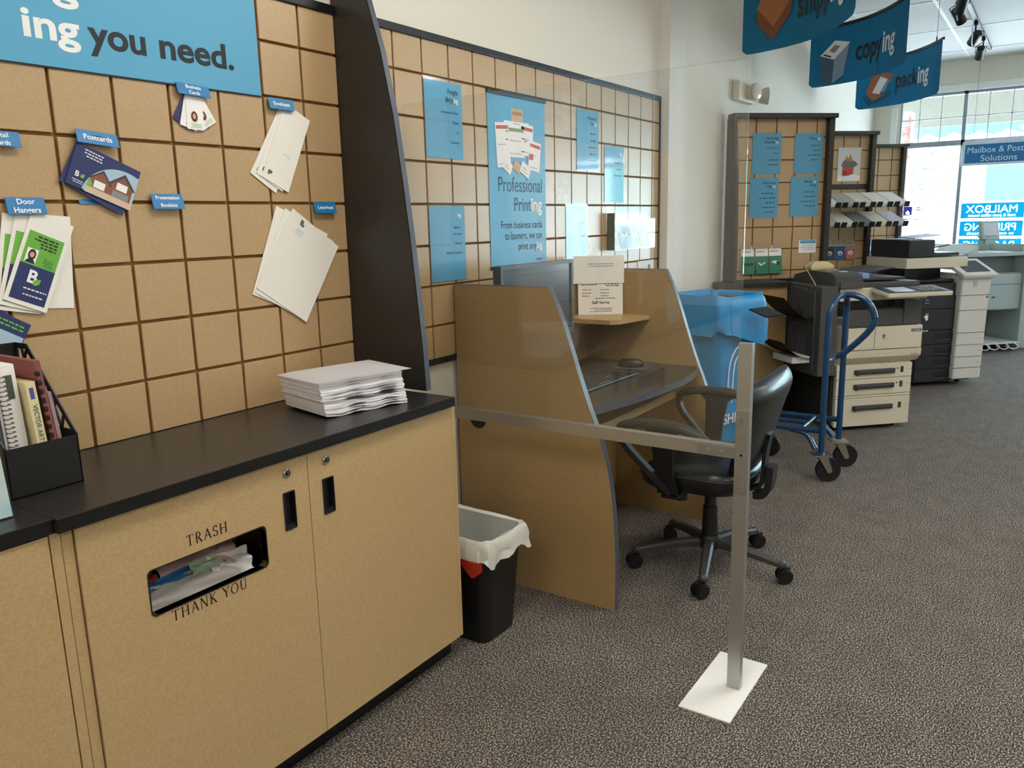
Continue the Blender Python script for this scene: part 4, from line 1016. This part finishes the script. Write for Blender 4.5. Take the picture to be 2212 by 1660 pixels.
for k,(u,pic,nm) in enumerate(((.155,pic_people,'leftmost with three figures'),(.262,pic_swoosh,'middle one with white swoosh'),(.365,pic_blob,'rightmost with black and white shapes'))):
    brochure('brochure','green brochure on the near display unit, '+nm,at45(*U1,u,.034,1.02+.003),R45,.095,.200,(PAPERB,DGRN,DRK if k != 1 else WPR,DRK) if k == 0 else (PAPERB,DGRN,WPR,DRK),pic,'green brochures on the near display unit')
t = thing('brochure_pocket','clear brochure pocket holding the green brochures','holder',at45(*U1,.098,.0105,1.018),R45)
B().box(0,.33,-.06,-.058,-.002,.10).box(0,.33,-.058,-.0,-.004,0).box(0,.33,-.002,0,0,.22).build('clear_pocket', ACRS, t)
t = thing('card_sign','small white and blue card low on the near display unit','sign',at45(*U1,.545,.0135,1.159),R45)
B().box(0,.135,0,.001,0,.090).build('card', PAPERB, t); b = B(); b.rect(.01,.13,.066,.088,-.0003,0); b.bars(.125,.055,.11,.006,3,.014,-.0003,1,seed=5); b.build('print', [SIGN,LBL], t)
# on the middle unit
t = thing('poster','small poster of a vase arrangement in red and white on the middle display unit','poster',at45(*U2,.415,.0135,1.700),R45)
B().box(0,.215,0,.001,0,.278).build('sheet', mat('poster_pale','#d9dcda',.5), t)
b = B(); b.rect(.045,.150,.045,.125,-.0004,0); b.poly([(.03,.130),(.05,.165),(.085,.19),(.12,.18),(.17,.16),(.19,.135),(.15,.112),(.06,.112)],-.0007,1); b.poly([(.06,.165),(.08,.21),(.10,.19),(.115,.23),(.13,.19),(.145,.165)],-.0010,2)
b.poly([(.0,.0),(.215,.0),(.215,.04),(.150,.06),(.05,.03),(.02,.06)],-.0008,3); b.rect(.05,.085,.05,.085,-.0012,4)
b.build('print', [RED,mat('poster_grey','#6d7479',.6),mat('poster_tan','#b08a55',.6),WPR,mat('poster_darkred','#96302a',.6)], t)
PGR = mat('paper_grey','#b9b8b6',.7); PIV = mat('paper_ivory','#e9e3d2',.7); PLA = mat('paper_lilac','#d8d2de',.7); PDG = mat('paper_dark_grey','#8f9092',.7)
for tier,(z,nm) in enumerate(((1.600,'upper'),(1.440,'lower'))):
    t = thing('sample_tray','clear sloping tray, %s tier of paper samples'%nm,'tray',at45(*U2,.10,.070,z-.012),R45)
    M = Matrix.Rotation(math.radians(22),4,'X')
    B().box(0,.80,-.30,-.0,-.004,-.001,M=M).box(0,.80,-.302,-.299,-.004,.012,M=M).box(.0,.003,-.30,0,0,.055,M=M).box(.40,.403,-.30,0,0,.055,M=M).box(.797,.80,-.30,0,0,.055,M=M).build('clear_tray', ACRS, t)
    cols = (PAPER,PGR,PIV,PAPER,PAPERB) if tier == 0 else (PGR,PAPER,PDG,PIV,PLA)
    for k in range(5):
        p = thing('paper_sample','%s ream in the %s sample tray, %s'%(({PAPER:'white',PGR:'light grey',PIV:'ivory',PAPERB:'bright white',PDG:'dark grey',PLA:'lilac'}[cols[k]]),nm,('leftmost','second from left','middle','second from right','rightmost')[k]),'paper',at45(*U2,.105+.158*k,.070,z-.012),R45,'paper samples in the sloping trays')
        B().box(.004,.150,-.285,-.02,.0,.022,.001,M=M).build('sheets', cols[k], p)
        for x in (.006,.100): B().box(x,x+.048,-.291,-.287,-.006,.040,.001,M=M).build('label_clip', BLKP, p)
for k,(u,m_,nm) in enumerate(((.335,NAVY,'leftmost navy'),(.435,mat('brochure_blue','#2f5a94',.5),'middle blue'),(.535,mat('brochure_pink','#c08078',.5),'rightmost pink'))):
    brochure('brochure',nm+' brochure on the middle display unit',at45(*U2,u+.045,.028,1.035),R45,.088,.185,(LBL,m_,WPR,DRK),pic_leaf,'brochures on the middle display unit')
for k,u in enumerate((.375,.475)):
    brochure('brochure','pale blue brochure on the far display unit, '+('left one','right one')[k],at45(*U3,u+.045,.028,.99),R45,.085,.235,(PAPERB,mat('brochure_pale','#8fb4dc',.5),WPR,DRK),pic_leaf,'brochures on the far display unit')

# ================================================================== COPIERS
def local(b, M):  # shift a builder's shapes
    for v in b.bm.verts: v.co = M @ v.co
    return b
C1 = thing('copier','nearest copier, cream with charcoal finisher and two side trays','copier',(4.443,-.833,0),R45)
b = B()
b.box(.0,.548,.012,.54,.035,.45,.006).box(.03,.565,.02,.54,.45,.70,.006).box(-.0,.56,.02,.54,.868,.952,.008)
b.build('body', CREAM, C1)
def drawer(z0,z1,hz,lab):
    d = B().box(-.004,.549,-.004,.014,z0,z1,.004).build('drawer', CREAM, C1)
    q = B().box(.120,.415,-.020,-.003,hz-.015,hz+.017,.004,1).box(.135,.400,-.024,-.018,hz-.004,hz+.014,.002,0)
    q.box(.135,.155,-.006,-.002,hz-.024,hz-.014,0,1)
    q.build('handle', [GRYP,GRYD], d)
    q = B(); q.rect(.462,.485,hz-.016,hz+.024,-.0046,0); q.bars(.545,hz+.008,.05,.004,1,.01,-.0046,1)
    if lab: q.rect(.436,.446,hz+.008,hz+.018,-.0046,0)
    q.build('drawer_label', [GRYD,LBL if False else mat('label_tan','#b8ab8a',.6)], d)
drawer(.352,.446,.398,1); drawer(.242,.349,.300,1); drawer(.030,.222,.155,0)
B().box(-.004,.549,-.002,.014,.225,.239,.002).build('band', CREAM, C1)
B().prism([(.02,.455),(-.006,.470),(-.030,.500),(-.034,.545),(.02,.548)],'yz',.040,.585).build('lip', CREAM, C1)
b = B().box(.045,.237,-.030,.02,.550,.695,.006); b.build('front_door', CREAM, C1)
fd = B().box(.2395,.586,-.030,.02,.550,.700,.006).build('front_door', CREAM, C1)
b = B(); b.rect(.500,.578,.656,.676,-.0304,0); b.bars(.575,.669,.07,.006,1,.01,-.0307,1); b.poly([(.302+.013*math.cos(k*PI/8),.636+.012*math.sin(k*PI/8)) for k in range(16)],-.0304,2)
b.rect(.290,.314,.634,.638,-.0307,3); b.bars(.330,.616,.055,.004,1,.01,-.0304,4)
b.build('badge', [mat('label_purple','#6d6480',.6),LBL,DRK,WPR,GREYP], fd)
b = B(); b.bars(.565,.512,.085,.006,1,.01,-.0338,0); b.build('model_print', GREYP, C1)
B().box(.03,.44,-.022,.02,.703,.812,.005).box(.441,.572,-.026,.02,.703,.868,.006).box(.36,.44,-.0235,-.02,.716,.722).build('mid_panel', GRYP, C1)
B().box(.02,.44,.08,.52,.812,.868).box(.02,.44,.02,.09,.812,.815).build('output_cavity', BLKP, C1)
b = B().prism([(.0,.953),(.0,1.022),(.02,1.036),(.06,1.052),(.30,1.058),(.50,1.020),(.52,.953)],'yz',-.052,.150,bev=.006)
b.box(.145,.585,.03,.52,.953,.985,.006).box(-.02,.152,-.012,.01,.955,.995,.004).build('document_feeder', GRYP, C1)
B().box(.15,.50,.07,.46,.992,1.010,.004).box(.15,.44,.09,.42,0,.010,.003,M=Matrix.Translation((.15,0,1.030)) @ Matrix.Rotation(math.radians(-7),4,'Y') @ Matrix.Translation((-.15,0,0))).build('feeder_tray', GRYD, C1)
B().box(.152,.205,.02,.14,1.012,1.046,.004).build('blue_label_block', mat('label_block_blue','#7fa3d6',.5), C1)
b = B()
for x,y,w in ((.05,.10,.05),(.02,.20,.03),(.09,.24,.04)): b.box(x,x+w,y,y+.03,1.05,1.0575,.001)
b.build('labels', WHT, C1)
M = Matrix.Translation((.44,-.10,.935)) @ Matrix.Rotation(math.radians(8),4,'X')
cp = B().box(-.235,.225,-.085,.10,-.022,.006,.006,M=M).box(-.20,.10,-.02,.12,-.05,-.02,.01,M=M).build('control_panel', CREAM, C1)
B().box(-.228,.218,-.078,.094,.006,.009,.002,M=M).build('panel_top', GRYD, cp)
B().box(-.17,-.03,-.06,.06,.009,.0105,M=M).build('touch_screen', SCRL, cp)
b = B()
for r in range(4):
    for c in range(5): b.box(.02+c*.034,.045+c*.034,-.055+r*.032,-.034+r*.032,.009,.0125,.002,M=M,seg=1)
b.build('keypad', GREYP, cp)
fn = B().box(-.150,-.030,-.012,.50,.385,.972,.008).box(-.152,.0,.0,.50,.385,.40,.003); fn.build('finisher', GRYP, C1)
b = B()
for k in range(17): b.box(-.166,-.148,.045+k*.026,.060+k*.026,.46 if k < 10 else .40,.955 if k > 3 else .94,.004)
b.build('finisher_ribs', GRYP, C1, ang=20)
B().box(-.172,-.14,.03,.10,.40,.78,.012).box(-.172,-.15,.16,.40,.72,.80,.004).build('finisher_cover', GRYD, C1)
for z,nm in ((.745,1),(.500,0)):
    b = B(); 
    def tr(u,v,z=z,nm=nm): return (-.165-.235*u, .03+.31*v-.02*u, z+(.165 if nm else .125)*u-.030*math.sin(PI*u))
    b.surf(tr,8,4,.010)
    if not nm: b.box(-.30,-.17,.05,.30,z-.03,z+.015,.006,1)
    b.build('side_tray', [BLKP,LGREY], C1)
B().box(-.02,.0,.03,.53,.035,.385,.004).build('side_cover', mat('copier_side_dark','#2c2b29',.5), C1)
b = B()
for x in (.05,.48):
    for y in (.07,.48): b.cyl((x-.012,y,.0175),(x+.012,y,.0175),.0175,n=14)
b.box(.03,.52,.03,.52,.02,.036).build('casters', BLKP, C1)
# cream box on the copier
t = thing('cable_box','small cream plastic box with cord on top of the near copier','box',at45(4.443,-.833,.035,-.34,1.058),R45)
B().loft([[(x*k,y*k,z) for x,y in ((-.085,-.05),(.085,-.05),(.085,.05),(-.085,.05))] for k,z in ((.9,0),(1,.012),(.95,.03),(.55,.055))]).build('case', CREAMD, t)
B().tube(bez([(-.08,0,.02),(-.12,-.04,.02),(-.15,-.14,-.02),(-.16,-.25,-.10),(-.155,-.27,-.20)],6),.003,6).build('cord', CREAMD, t)

C2 = thing('copier','second copier, slate black with tall white right column','copier',(6.205,-1.06,0),R45)
K = .585
b = B().box(.0,.335,.0,.56,.035,.855,.006).box(.0,.56,.03,.56,.035,.06).box(.0,.57,.06,.56,.855,.875)
b.box(-.04,.0,.05,.54,.06,.18,.006,1).build('body', [SLATE,LGREY], C2)
b = B().box(.002,.333,-.012,.01,.650,.757,.004).box(.002,.333,-.014,.01,.475,.645,.005)
b.build('front_panels', SLATE, C2)
B().box(.0,.335,.20,.55,.875,.99).box(.0,.33,.02,.30,.860,.882,.006).build('output_cavity', BLKP, C2)
for k,(z0,z1) in enumerate(((.355,.468),(.255,.350),(.150,.250),(.045,.145))):
    d = B().box(.002,.333,-.012,.012,z0,z1,.004).build('drawer', SLATE, C2)
    B().box(.170,.330,-.0145,-.010,z1-.070,z1-.022,.006).box(.160,.330,-.019,-.011,z1-.084,z1-.072,.003,1).build('handle', [BLKP,GRYD], d)
WC = [(.325,.060),(.588,.060),(.604,.745),(.618,.915),(.345,.915),(.335,.70)]
B().prism(WC,'xz',-.055,.05,bev=.006).box(.34,.60,.05,.56,.06,.93,.01).build('white_column', LGREY, C2)
b = B()
for z in (.152,.245,.345,.445,.630,.752): b.box(.322+.0*z,.588+.022*z,-.0575,-.054,z-.0015,z+.0015,0,0)
b.box(.575,.592,-.058,-.052,.726,.738,.002,0); b.rect(.44,.48,.82,.87,-.0556,1); b.bars(.575,.40,.03,.012,1,.01,-.0556,1); b.bars(.57,.30,.03,.012,1,.01,-.0556,1,seed=5); b.bars(.568,.20,.03,.012,1,.01,-.0556,1,seed=6); b.bars(.565,.11,.03,.012,1,.01,-.0556,1,seed=7)
b.build('column_seams', [GRYD,mat('faint_grey','#b4b6b4',.6)], C2)
B().box(-.115,.45,.03,.56,.975,1.060,.010).build('scanner_body', CREAM, C2)
M = Matrix.Translation((.475,-.02,.945)) @ Matrix.Rotation(math.radians(24),4,'X')
cp = B().box(-.155,.165,-.085,.20,-.022,.010,.008,M=M).build('control_panel', LGREY, C2)
B().box(-.10,.12,-.035,.16,.010,.013,.002,M=M).build('touch_screen', SCRN, cp)
b = B().box(-.08,.16,.06,.56,1.062,1.205,.012).box(-.086,.166,.055,.565,1.095,1.100); b.build('document_feeder', SLATE, C2)
B().box(.16,.42,.10,.54,1.062,1.095,.006).box(.12,.36,.14,.50,1.115,1.125,.003,M=Matrix.Translation((.12,0,1.12)) @ Matrix.Rotation(math.radians(-9),4,'Y') @ Matrix.Translation((-.12,0,-1.12))).build('feeder_tray', GRYD, C2)
B().box(.34,.475,.10,.42,1.060,1.075,.003).build('edge_highlight', mat('painted_window_highlight','#8a97b8',.4), C2)  # pale blue strip: window highlight on the tray edge, put in as colour
b = B(); b.rect(.050,.080,.718,.730,-.0124,0); b.bars(.082,.700,.05,.004,1,.01,-.0124,1); b.poly([(.045,.585),(.060,.600),(.085,.600),(.085,.560),(.065,.555),(.06,.575)],-.0144,1); b.bars(.085,.612,.04,.005,1,.01,-.0144,1); b.bars(.10,.475,.10,.008,1,.01,-.0144,1,seed=3)
b.build('badge', [mat('badge_blue','#4d74c8',.5),WPR], C2)
t = thing('document','loose printed sheets lying on the second copier','paper',at45(6.205,-1.06,.03,-.30,1.2065),R45)
B().box(-.10,.10,-.14,.14,0,.004,M=Matrix.Rotation(.2,4,'Z')).build('sheets', LBL, t); B().box(.02,.26,-.12,.14,.006,.012,M=Matrix.Rotation(math.radians(-6),4,'Y') @ Matrix.Rotation(-.25,4,'Z')).build('folder', mat('folder_lilac','#8d93b8',.5), t)
b = B()
for x in (.06,.50):
    for y in (.10,.50): b.cyl((x-.012,y,.0175),(x+.012,y,.0175),.0175,n=14)
b.build('casters', BLKP, C2)
# wide-format plotter
C3 = thing('plotter','grey-green wide plotter on a stand beside the second copier','printer',(8.30,-1.31,0),R45)
b = B().box(-.05,.53,.0,.50,.425,.795,.02).box(-.05,.53,.04,.50,.795,.80); b.build('body', PLOT, C3)
b = B().box(-.05,.53,-.003,.004,.684,.689).rect(.18,.225,.55,.565,-.0006,1); b.build('seam', [GRYD,DRK], C3)
B().box(.515,.66,-.03,.54,.02,.99,.01).box(.50,.66,-.0,.5,0,.02).build('end_panel', PLOT, C3)
B().box(-.05,.515,.12,.50,.80,.97).build('paper_slot', PLOTD, C3)
B().box(-.15,.66,-.01,.54,.97,1.012,.008).build('top_deck', PLOT, C3)
B().prism([(-.14,1.012),(-.02,1.085),(-.02,1.012)],'xz',.0,.5).box(-.02,.62,.45,.52,1.012,1.085,.006).prism([(.62,1.012),(.50,1.085),(.50,1.012)],'xz',0,.5).build('paper_tray', mat('plotter_pale','#b6beb6',.5), C3)
B().box(-.05,.50,-.08,.40,.085,.098,.004).build('catch_shelf', mat('plotter_shelf','#c8ccc4',.5), C3)
b = B()
for k in range(4): b.tube(bez([(.10+k*.11,-.08,.092),(.13+k*.11,-.10,.06),(.10+k*.11,-.08,.03),(.06+k*.11,-.02,.05)],5),.006,8)
b.build('catch_wire', WHT, C3)
B().box(-.05,.515,.40,.44,.02,.43,.003).build('back_panel', PLOTD, C3)
t = thing('card_terminal','grey swivel control head standing on top of the plotter','terminal',at45(8.30,-1.31,.33,-.30,1.0865),R45)
B().loft([[(x*k,y*k,z) for x,y in ((-.06,-.05),(.06,-.05),(.06,.05),(-.06,.05))] for k,z in ((1.1,.0),(.9,.05),(1.2,.08))]).build('neck', mat('teal_grey_plastic','#7d9c98',.5), t)
M = Matrix.Translation((0,-.02,.13)) @ Matrix.Rotation(math.radians(-14),4,'X')
hd = B().box(-.105,.105,-.02,.03,-.09,.10,.012,M=M).build('head', PLOT, t)
B().box(-.08,.08,-.0215,-.019,-.05,.08,M=M).build('screen', mat('terminal_screen','#b9bdc4',.3), hd)

# ================================================================== HANGING BANNERS
HP = [(5.456,-.300),(5.425,-.44),(5.375,-.575),(5.30,-.70),(5.20,-.805),(5.07,-.905),(4.93,-.99),(4.80,-1.055)]
ARC = [tuple(v)[:2] for v in bez([(p[0]-5.456,p[1]+.300,0) for p in HP],6)]
CL = [0]
for a,c in zip(ARC,ARC[1:]): CL.append(CL[-1]+math.hypot(c[0]-a[0],c[1]-a[1]))
ARCL = CL[-1]
def along(s, off=0):
    s = max(-.03,min(ARCL+.03,s)); i = 0
    while i < len(CL)-2 and CL[i+1] < s: i += 1
    k = (s-CL[i])/(CL[i+1]-CL[i]); a, c = ARC[i], ARC[i+1]; dx, dy = c[0]-a[0], c[1]-a[1]; L = math.hypot(dx,dy)
    return (a[0]+dx*k+off*dy/L, a[1]+dy*k-off*dx/L)
BH = .40
def hang(x, y, word, label, pic, mats):
    t = thing('hanging_banner', label, 'banner', (x,y,2.35), group='curved hanging banners')
    def wf(v, o=0):
        p = along(v[0], -v[1]); return (p[0], p[1], v[2])
    def fab(u,v):
        s = u*ARCL; z = v*BH
        d = 0
        if v == 0: 
            e = min(s, ARCL-s); d = .025*max(0,1-e/.03)
        return wf((s,0,z+d))
    B().surf(fab,40,4,.0015).build('fabric', BANB, t)
    B().sweep([(*along(-.02+(ARCL+.04)*k/30),BH+.004) for k in range(31)],[(-.008,-.010),(.008,-.010),(.008,.010),(-.008,.010)]).build('top_rail', BLKP, t)
    b = B()
    w1 = b_w(word,.125)*.93
    B().text(word,.365,.140,.195,-.004,0,bold=.02,width=w1*1.28,f=wf).build('word', DRK, t); B().text('ing',.365+w1*1.28+.008,.140,.195,-.004,0,bold=.022,width=b_w('ing',.125)*1.28,f=wf).build('word', WPR, t)
    pic(b, wf); b.build('picture', [DRK,WPR]+mats, t)
    for s in (.15,ARCL-.13):
        b = B(); p = along(s); b.cyl((p[0],p[1],BH+.01),(p[0],p[1],H-2.35),.0016,n=6); b.cyl((p[0],p[1],BH+.01),(p[0],p[1],BH+.045),.006,n=8)
        b.build('hanging_wire', BLKP, t)
    return t
def P(b, wf, pts, y, m):
    # split into thin strips so that the picture follows the curve
    t = bmesh.new(); t.faces.new([t.verts.new((p[0],y,p[1])) for p in pts])
    x0, x1 = min(p[0] for p in pts), max(p[0] for p in pts); k = x0+.03
    while k < x1:
        bmesh.ops.bisect_plane(t, geom=t.verts[:]+t.edges[:]+t.faces[:], plane_co=(k,0,0), plane_no=(1,0,0)); k += .03
    for v in t.verts: v.co = Vector(wf(v.co))
    b._add(t, m)
def pic_box(b, wf):
    P(b,wf,[(.07,.19),(.16,.06),(.30,.23),(.24,.33),(.12,.345)],-.003,4)
    P(b,wf,[(.09,.24),(.20,.12),(.33,.26),(.27,.39),(.16,.39)],-.005,2); P(b,wf,[(.09,.24),(.20,.12),(.20,.05),(.10,.15)],-.007,3); P(b,wf,[(.20,.12),(.33,.26),(.325,.18),(.20,.05)],-.008,3)
def pic_stack(b, wf):
    P(b,wf,[(.08,.21),(.19,.17),(.18,.01),(.09,.02)],-.004,2); P(b,wf,[(.19,.17),(.31,.27),(.27,.06),(.18,.01)],-.0045,3); P(b,wf,[(.08,.215),(.19,.175),(.315,.275),(.19,.305)],-.005,4)
    P(b,wf,[(.15,.24),(.19,.22),(.235,.26),(.19,.275)],-.007,5); P(b,wf,[(.10,.217),(.16,.193),(.17,.20),(.115,.222)],-.007,6)
def pic_parcel(b, wf):
    P(b,wf,[(.06,.10),(.12,.02),(.32,.08),(.33,.14),(.20,.09),(.10,.14)],-.003,5); P(b,wf,[(.09,.13),(.17,.08),(.24,.27),(.16,.30),(.13,.24)],-.004,2); P(b,wf,[(.13,.22),(.33,.20),(.34,.27),(.24,.29)],-.005,2)
    P(b,wf,[(.15,.13),(.22,.11),(.29,.23),(.22,.26)],-.007,4); P(b,wf,[(.22,.12),(.27,.13),(.31,.22),(.29,.23)],-.008,3); P(b,wf,[(.10,.12),(.16,.06),(.28,.10),(.22,.11),(.15,.13)],-.009,2)
BSH = mat('banner_shadow_print','#0f5f80',.7); STK = mat('stack_print_slate','#47627f',.7); STK2 = mat('stack_print_grey','#8fa3b9',.7)
hang(3.885,-.315,'shipp','curved blue hanging banner reading shipping, nearest',pic_box,[BRNL,BRN,BSH])
hang(5.456,-.300,'copy','curved blue hanging banner reading copying, middle one',pic_stack,[STK,STK2,PAPERB,GREYP,DRK])
hang(7.085,-.300,'pack','curved blue hanging banner reading packing, farthest',pic_parcel,[ORG,STK2,PAPERB,BSH])

# ================================================================== TRACK LIGHTS, EMERGENCY LIGHT
t = thing('track_light','black ceiling track with four spotlight heads near the window','track light',(0,0,0))
TX = -1.18
B().box(5.2,9.0,TX-.018,TX+.018,H-.026,H-.004,.003).build('track', BLKP, t)
for k,(x,dy,az,tl) in enumerate(((6.05,-.03,200,50),(6.42,.03,150,45),(7.45,.0,210,60),(8.25,.02,190,55))):
    hd = B().cyl((x,TX,H-.026),(x,TX,H-.13),.008,n=10).box(x-.02,x+.02,TX-.016,TX+.016,H-.06,H-.026,.003)
    M = Matrix.Translation((x,TX+dy,H-.16)) @ Matrix.Rotation(math.radians(az),4,'Z') @ Matrix.Rotation(math.radians(tl),4,'Y')
    hd.cyl((0,0,.06),(0,0,-.07),.034,.040,n=20,M=M,bev=.004).tube([(0,.045,.0),(0,.045,.07),(0,0,.085),(0,-.045,.07),(0,-.045,.0)],.004,8,M=M)
    hd.build('spotlight_head', BLKP, t, ang=40)
B().tube(bez([(6.0,TX,H-.05),(6.4,TX+.03,H-.20),(6.9,TX-.02,H-.12),(7.5,TX+.02,H-.22),(8.2,TX,H-.08)],6),.006,6).build('cable', BLKP, t)
t = thing('emergency_light','white twin-head emergency light on the wall above the near display unit','emergency light',(4.80,-.001,2.27))
B().box(-.17,.16,-.055,0,-.060,.070,.012).build('housing', CREAM, t)
for x,rz in ((.02,-18),(.26,25)):
    M = Matrix.Translation((x,-.085,.005)) @ Matrix.Rotation(math.radians(rz),4,'Z')
    h_ = B().cyl((0,.03,0),(0,-.035,0),.046,.062,n=24,M=M,bev=.004).box(-.012,.012,.02,.05,-.02,.02,.004,M=M).build('lamp_head', CREAM, t)
    B().sph((0,-.033,0),.054,1,.25,1,18,0,M).build('lens', mat('lamp_lens','#f0efe6',.12), h_)
B().box(.15,.26,-.05,-.03,-.012,.012,.004).build('head_arm', CREAM, t)
tag(B().cyl((8.6,-1.72,H-.045),(8.6,-1.72,H-.004),.06,.075,n=24,bev=.008).build('smoke_detector', WHT), 'round white smoke detector on the ceiling at right edge', 'smoke detector')

# ================================================================== SIGNS IN THE SHOP WINDOW
RW = (0,0,math.radians(-90))
t = thing('window_sign','blue Mailbox & Postal Solutions sign hung in the shop window','sign',(9.56,-.955,1.925),RW)
B().box(-.0,1.20,-.012,.012,-.005,.255,.003).build('frame', mat('sign_frame_pale','#cfd6de',.4), t)
B().box(.03,1.17,-.014,-.011,.022,.222).build('face', mat('sign_face_blue','#1f6fa6',.5), t)
PSL = mat('pale_sign_letter','#d5e8f5',.5); B().text('Mailbox & Postal',.048,.132,.092,-.0145,0,width=.585).build('lettering', PSL, t); B().text('Solutions',.185,.040,.092,-.0145,0,width=.345).build('lettering', PSL, t)
B().cyl((.1,0,.25),(.1,0,1.14),.0015,n=6).build('hanging_wire', BLKP, t)
B().cyl((1.1,0,.25),(1.1,0,1.14),.0015,n=6).build('hanging_wire', BLKP, t)
CYF = film('cyan_window_film','#2bc0de',.32); WHF = film('white_window_film','#f2f6fa',.6); PUF = film('violet_window_film','#5a5aa8',.4)
for k,(w_,z,sub) in enumerate((('MAILBOX',1.340,'mail & post office boxes'),('PRINTING',1.140,'to meet your needs'),('PACKING',.940,'ship it safely'))):
    t = thing('window_decal','cyan backward %s decal on the window, %s'%(w_,('topmost of three','middle of three','lowest of three')[k]),'decal',(9.6545,-.985,z),RW,'backward decals on the shop window')
    b = B(); b.text(w_,.560,.062,.118,0,0,flip=True,width=.50,lift=0).text(sub,.54,.018,.044,0,0,flip=True,width=.46,lift=0)
    cutter = B().box(0,.618,-.0005,.0005,0,.170); film_ob = cutter.build('film', CYF, t, smooth=False)
    g = bmesh.ops.extrude_face_region(b.bm, geom=b.bm.faces[:])
    for v in [e for e in g['geom'] if isinstance(e, bmesh.types.BMVert)]: v.co.y += .02
    for v in b.bm.verts: v.co.y -= .01
    bmesh.ops.recalc_face_normals(b.bm, faces=b.bm.faces)
    cut = b.build('letter_cut', CYF, t, smooth=False); bpy.context.view_layer.update()
    md = film_ob.modifiers.new('b','BOOLEAN'); md.operation = 'DIFFERENCE'; md.object = cut; md.solver = 'EXACT'; md.use_self = True
    dg = bpy.context.evaluated_depsgraph_get(); me = bpy.data.meshes.new_from_object(film_ob.evaluated_get(dg))
    film_ob.modifiers.clear(); film_ob.data = me; me.name = 'film'; bpy.data.objects.remove(cut)   # letters left out of the film
t = thing('window_decal','small violet backward hours decal on the left window pane','decal',(9.6545,-.355,1.29),RW)
b = B(); b.plate([(.03,.10),(.12,.10),(.12,.20),(.03,.20)],[[(.055,.11),(.095,.11),(.095,.135),(.075,.155),(.055,.135)]],'xz',0,.0006); b.bars(.235,.195,.09,.016,2,.028,0,0,seed=3); b.bars(.11,.06,.085,.014,1,.02,0,0,seed=5); b.bars(.225,.058,.08,.014,1,.02,0,0,seed=6)
b.build('print', PUF, t)
t = thing('window_decal','faint pale square sticker right of the hours decal','decal',(9.6545,-.735,1.36),RW); B().box(0,.07,0,.0006,0,.12).build('film', WHF, t)
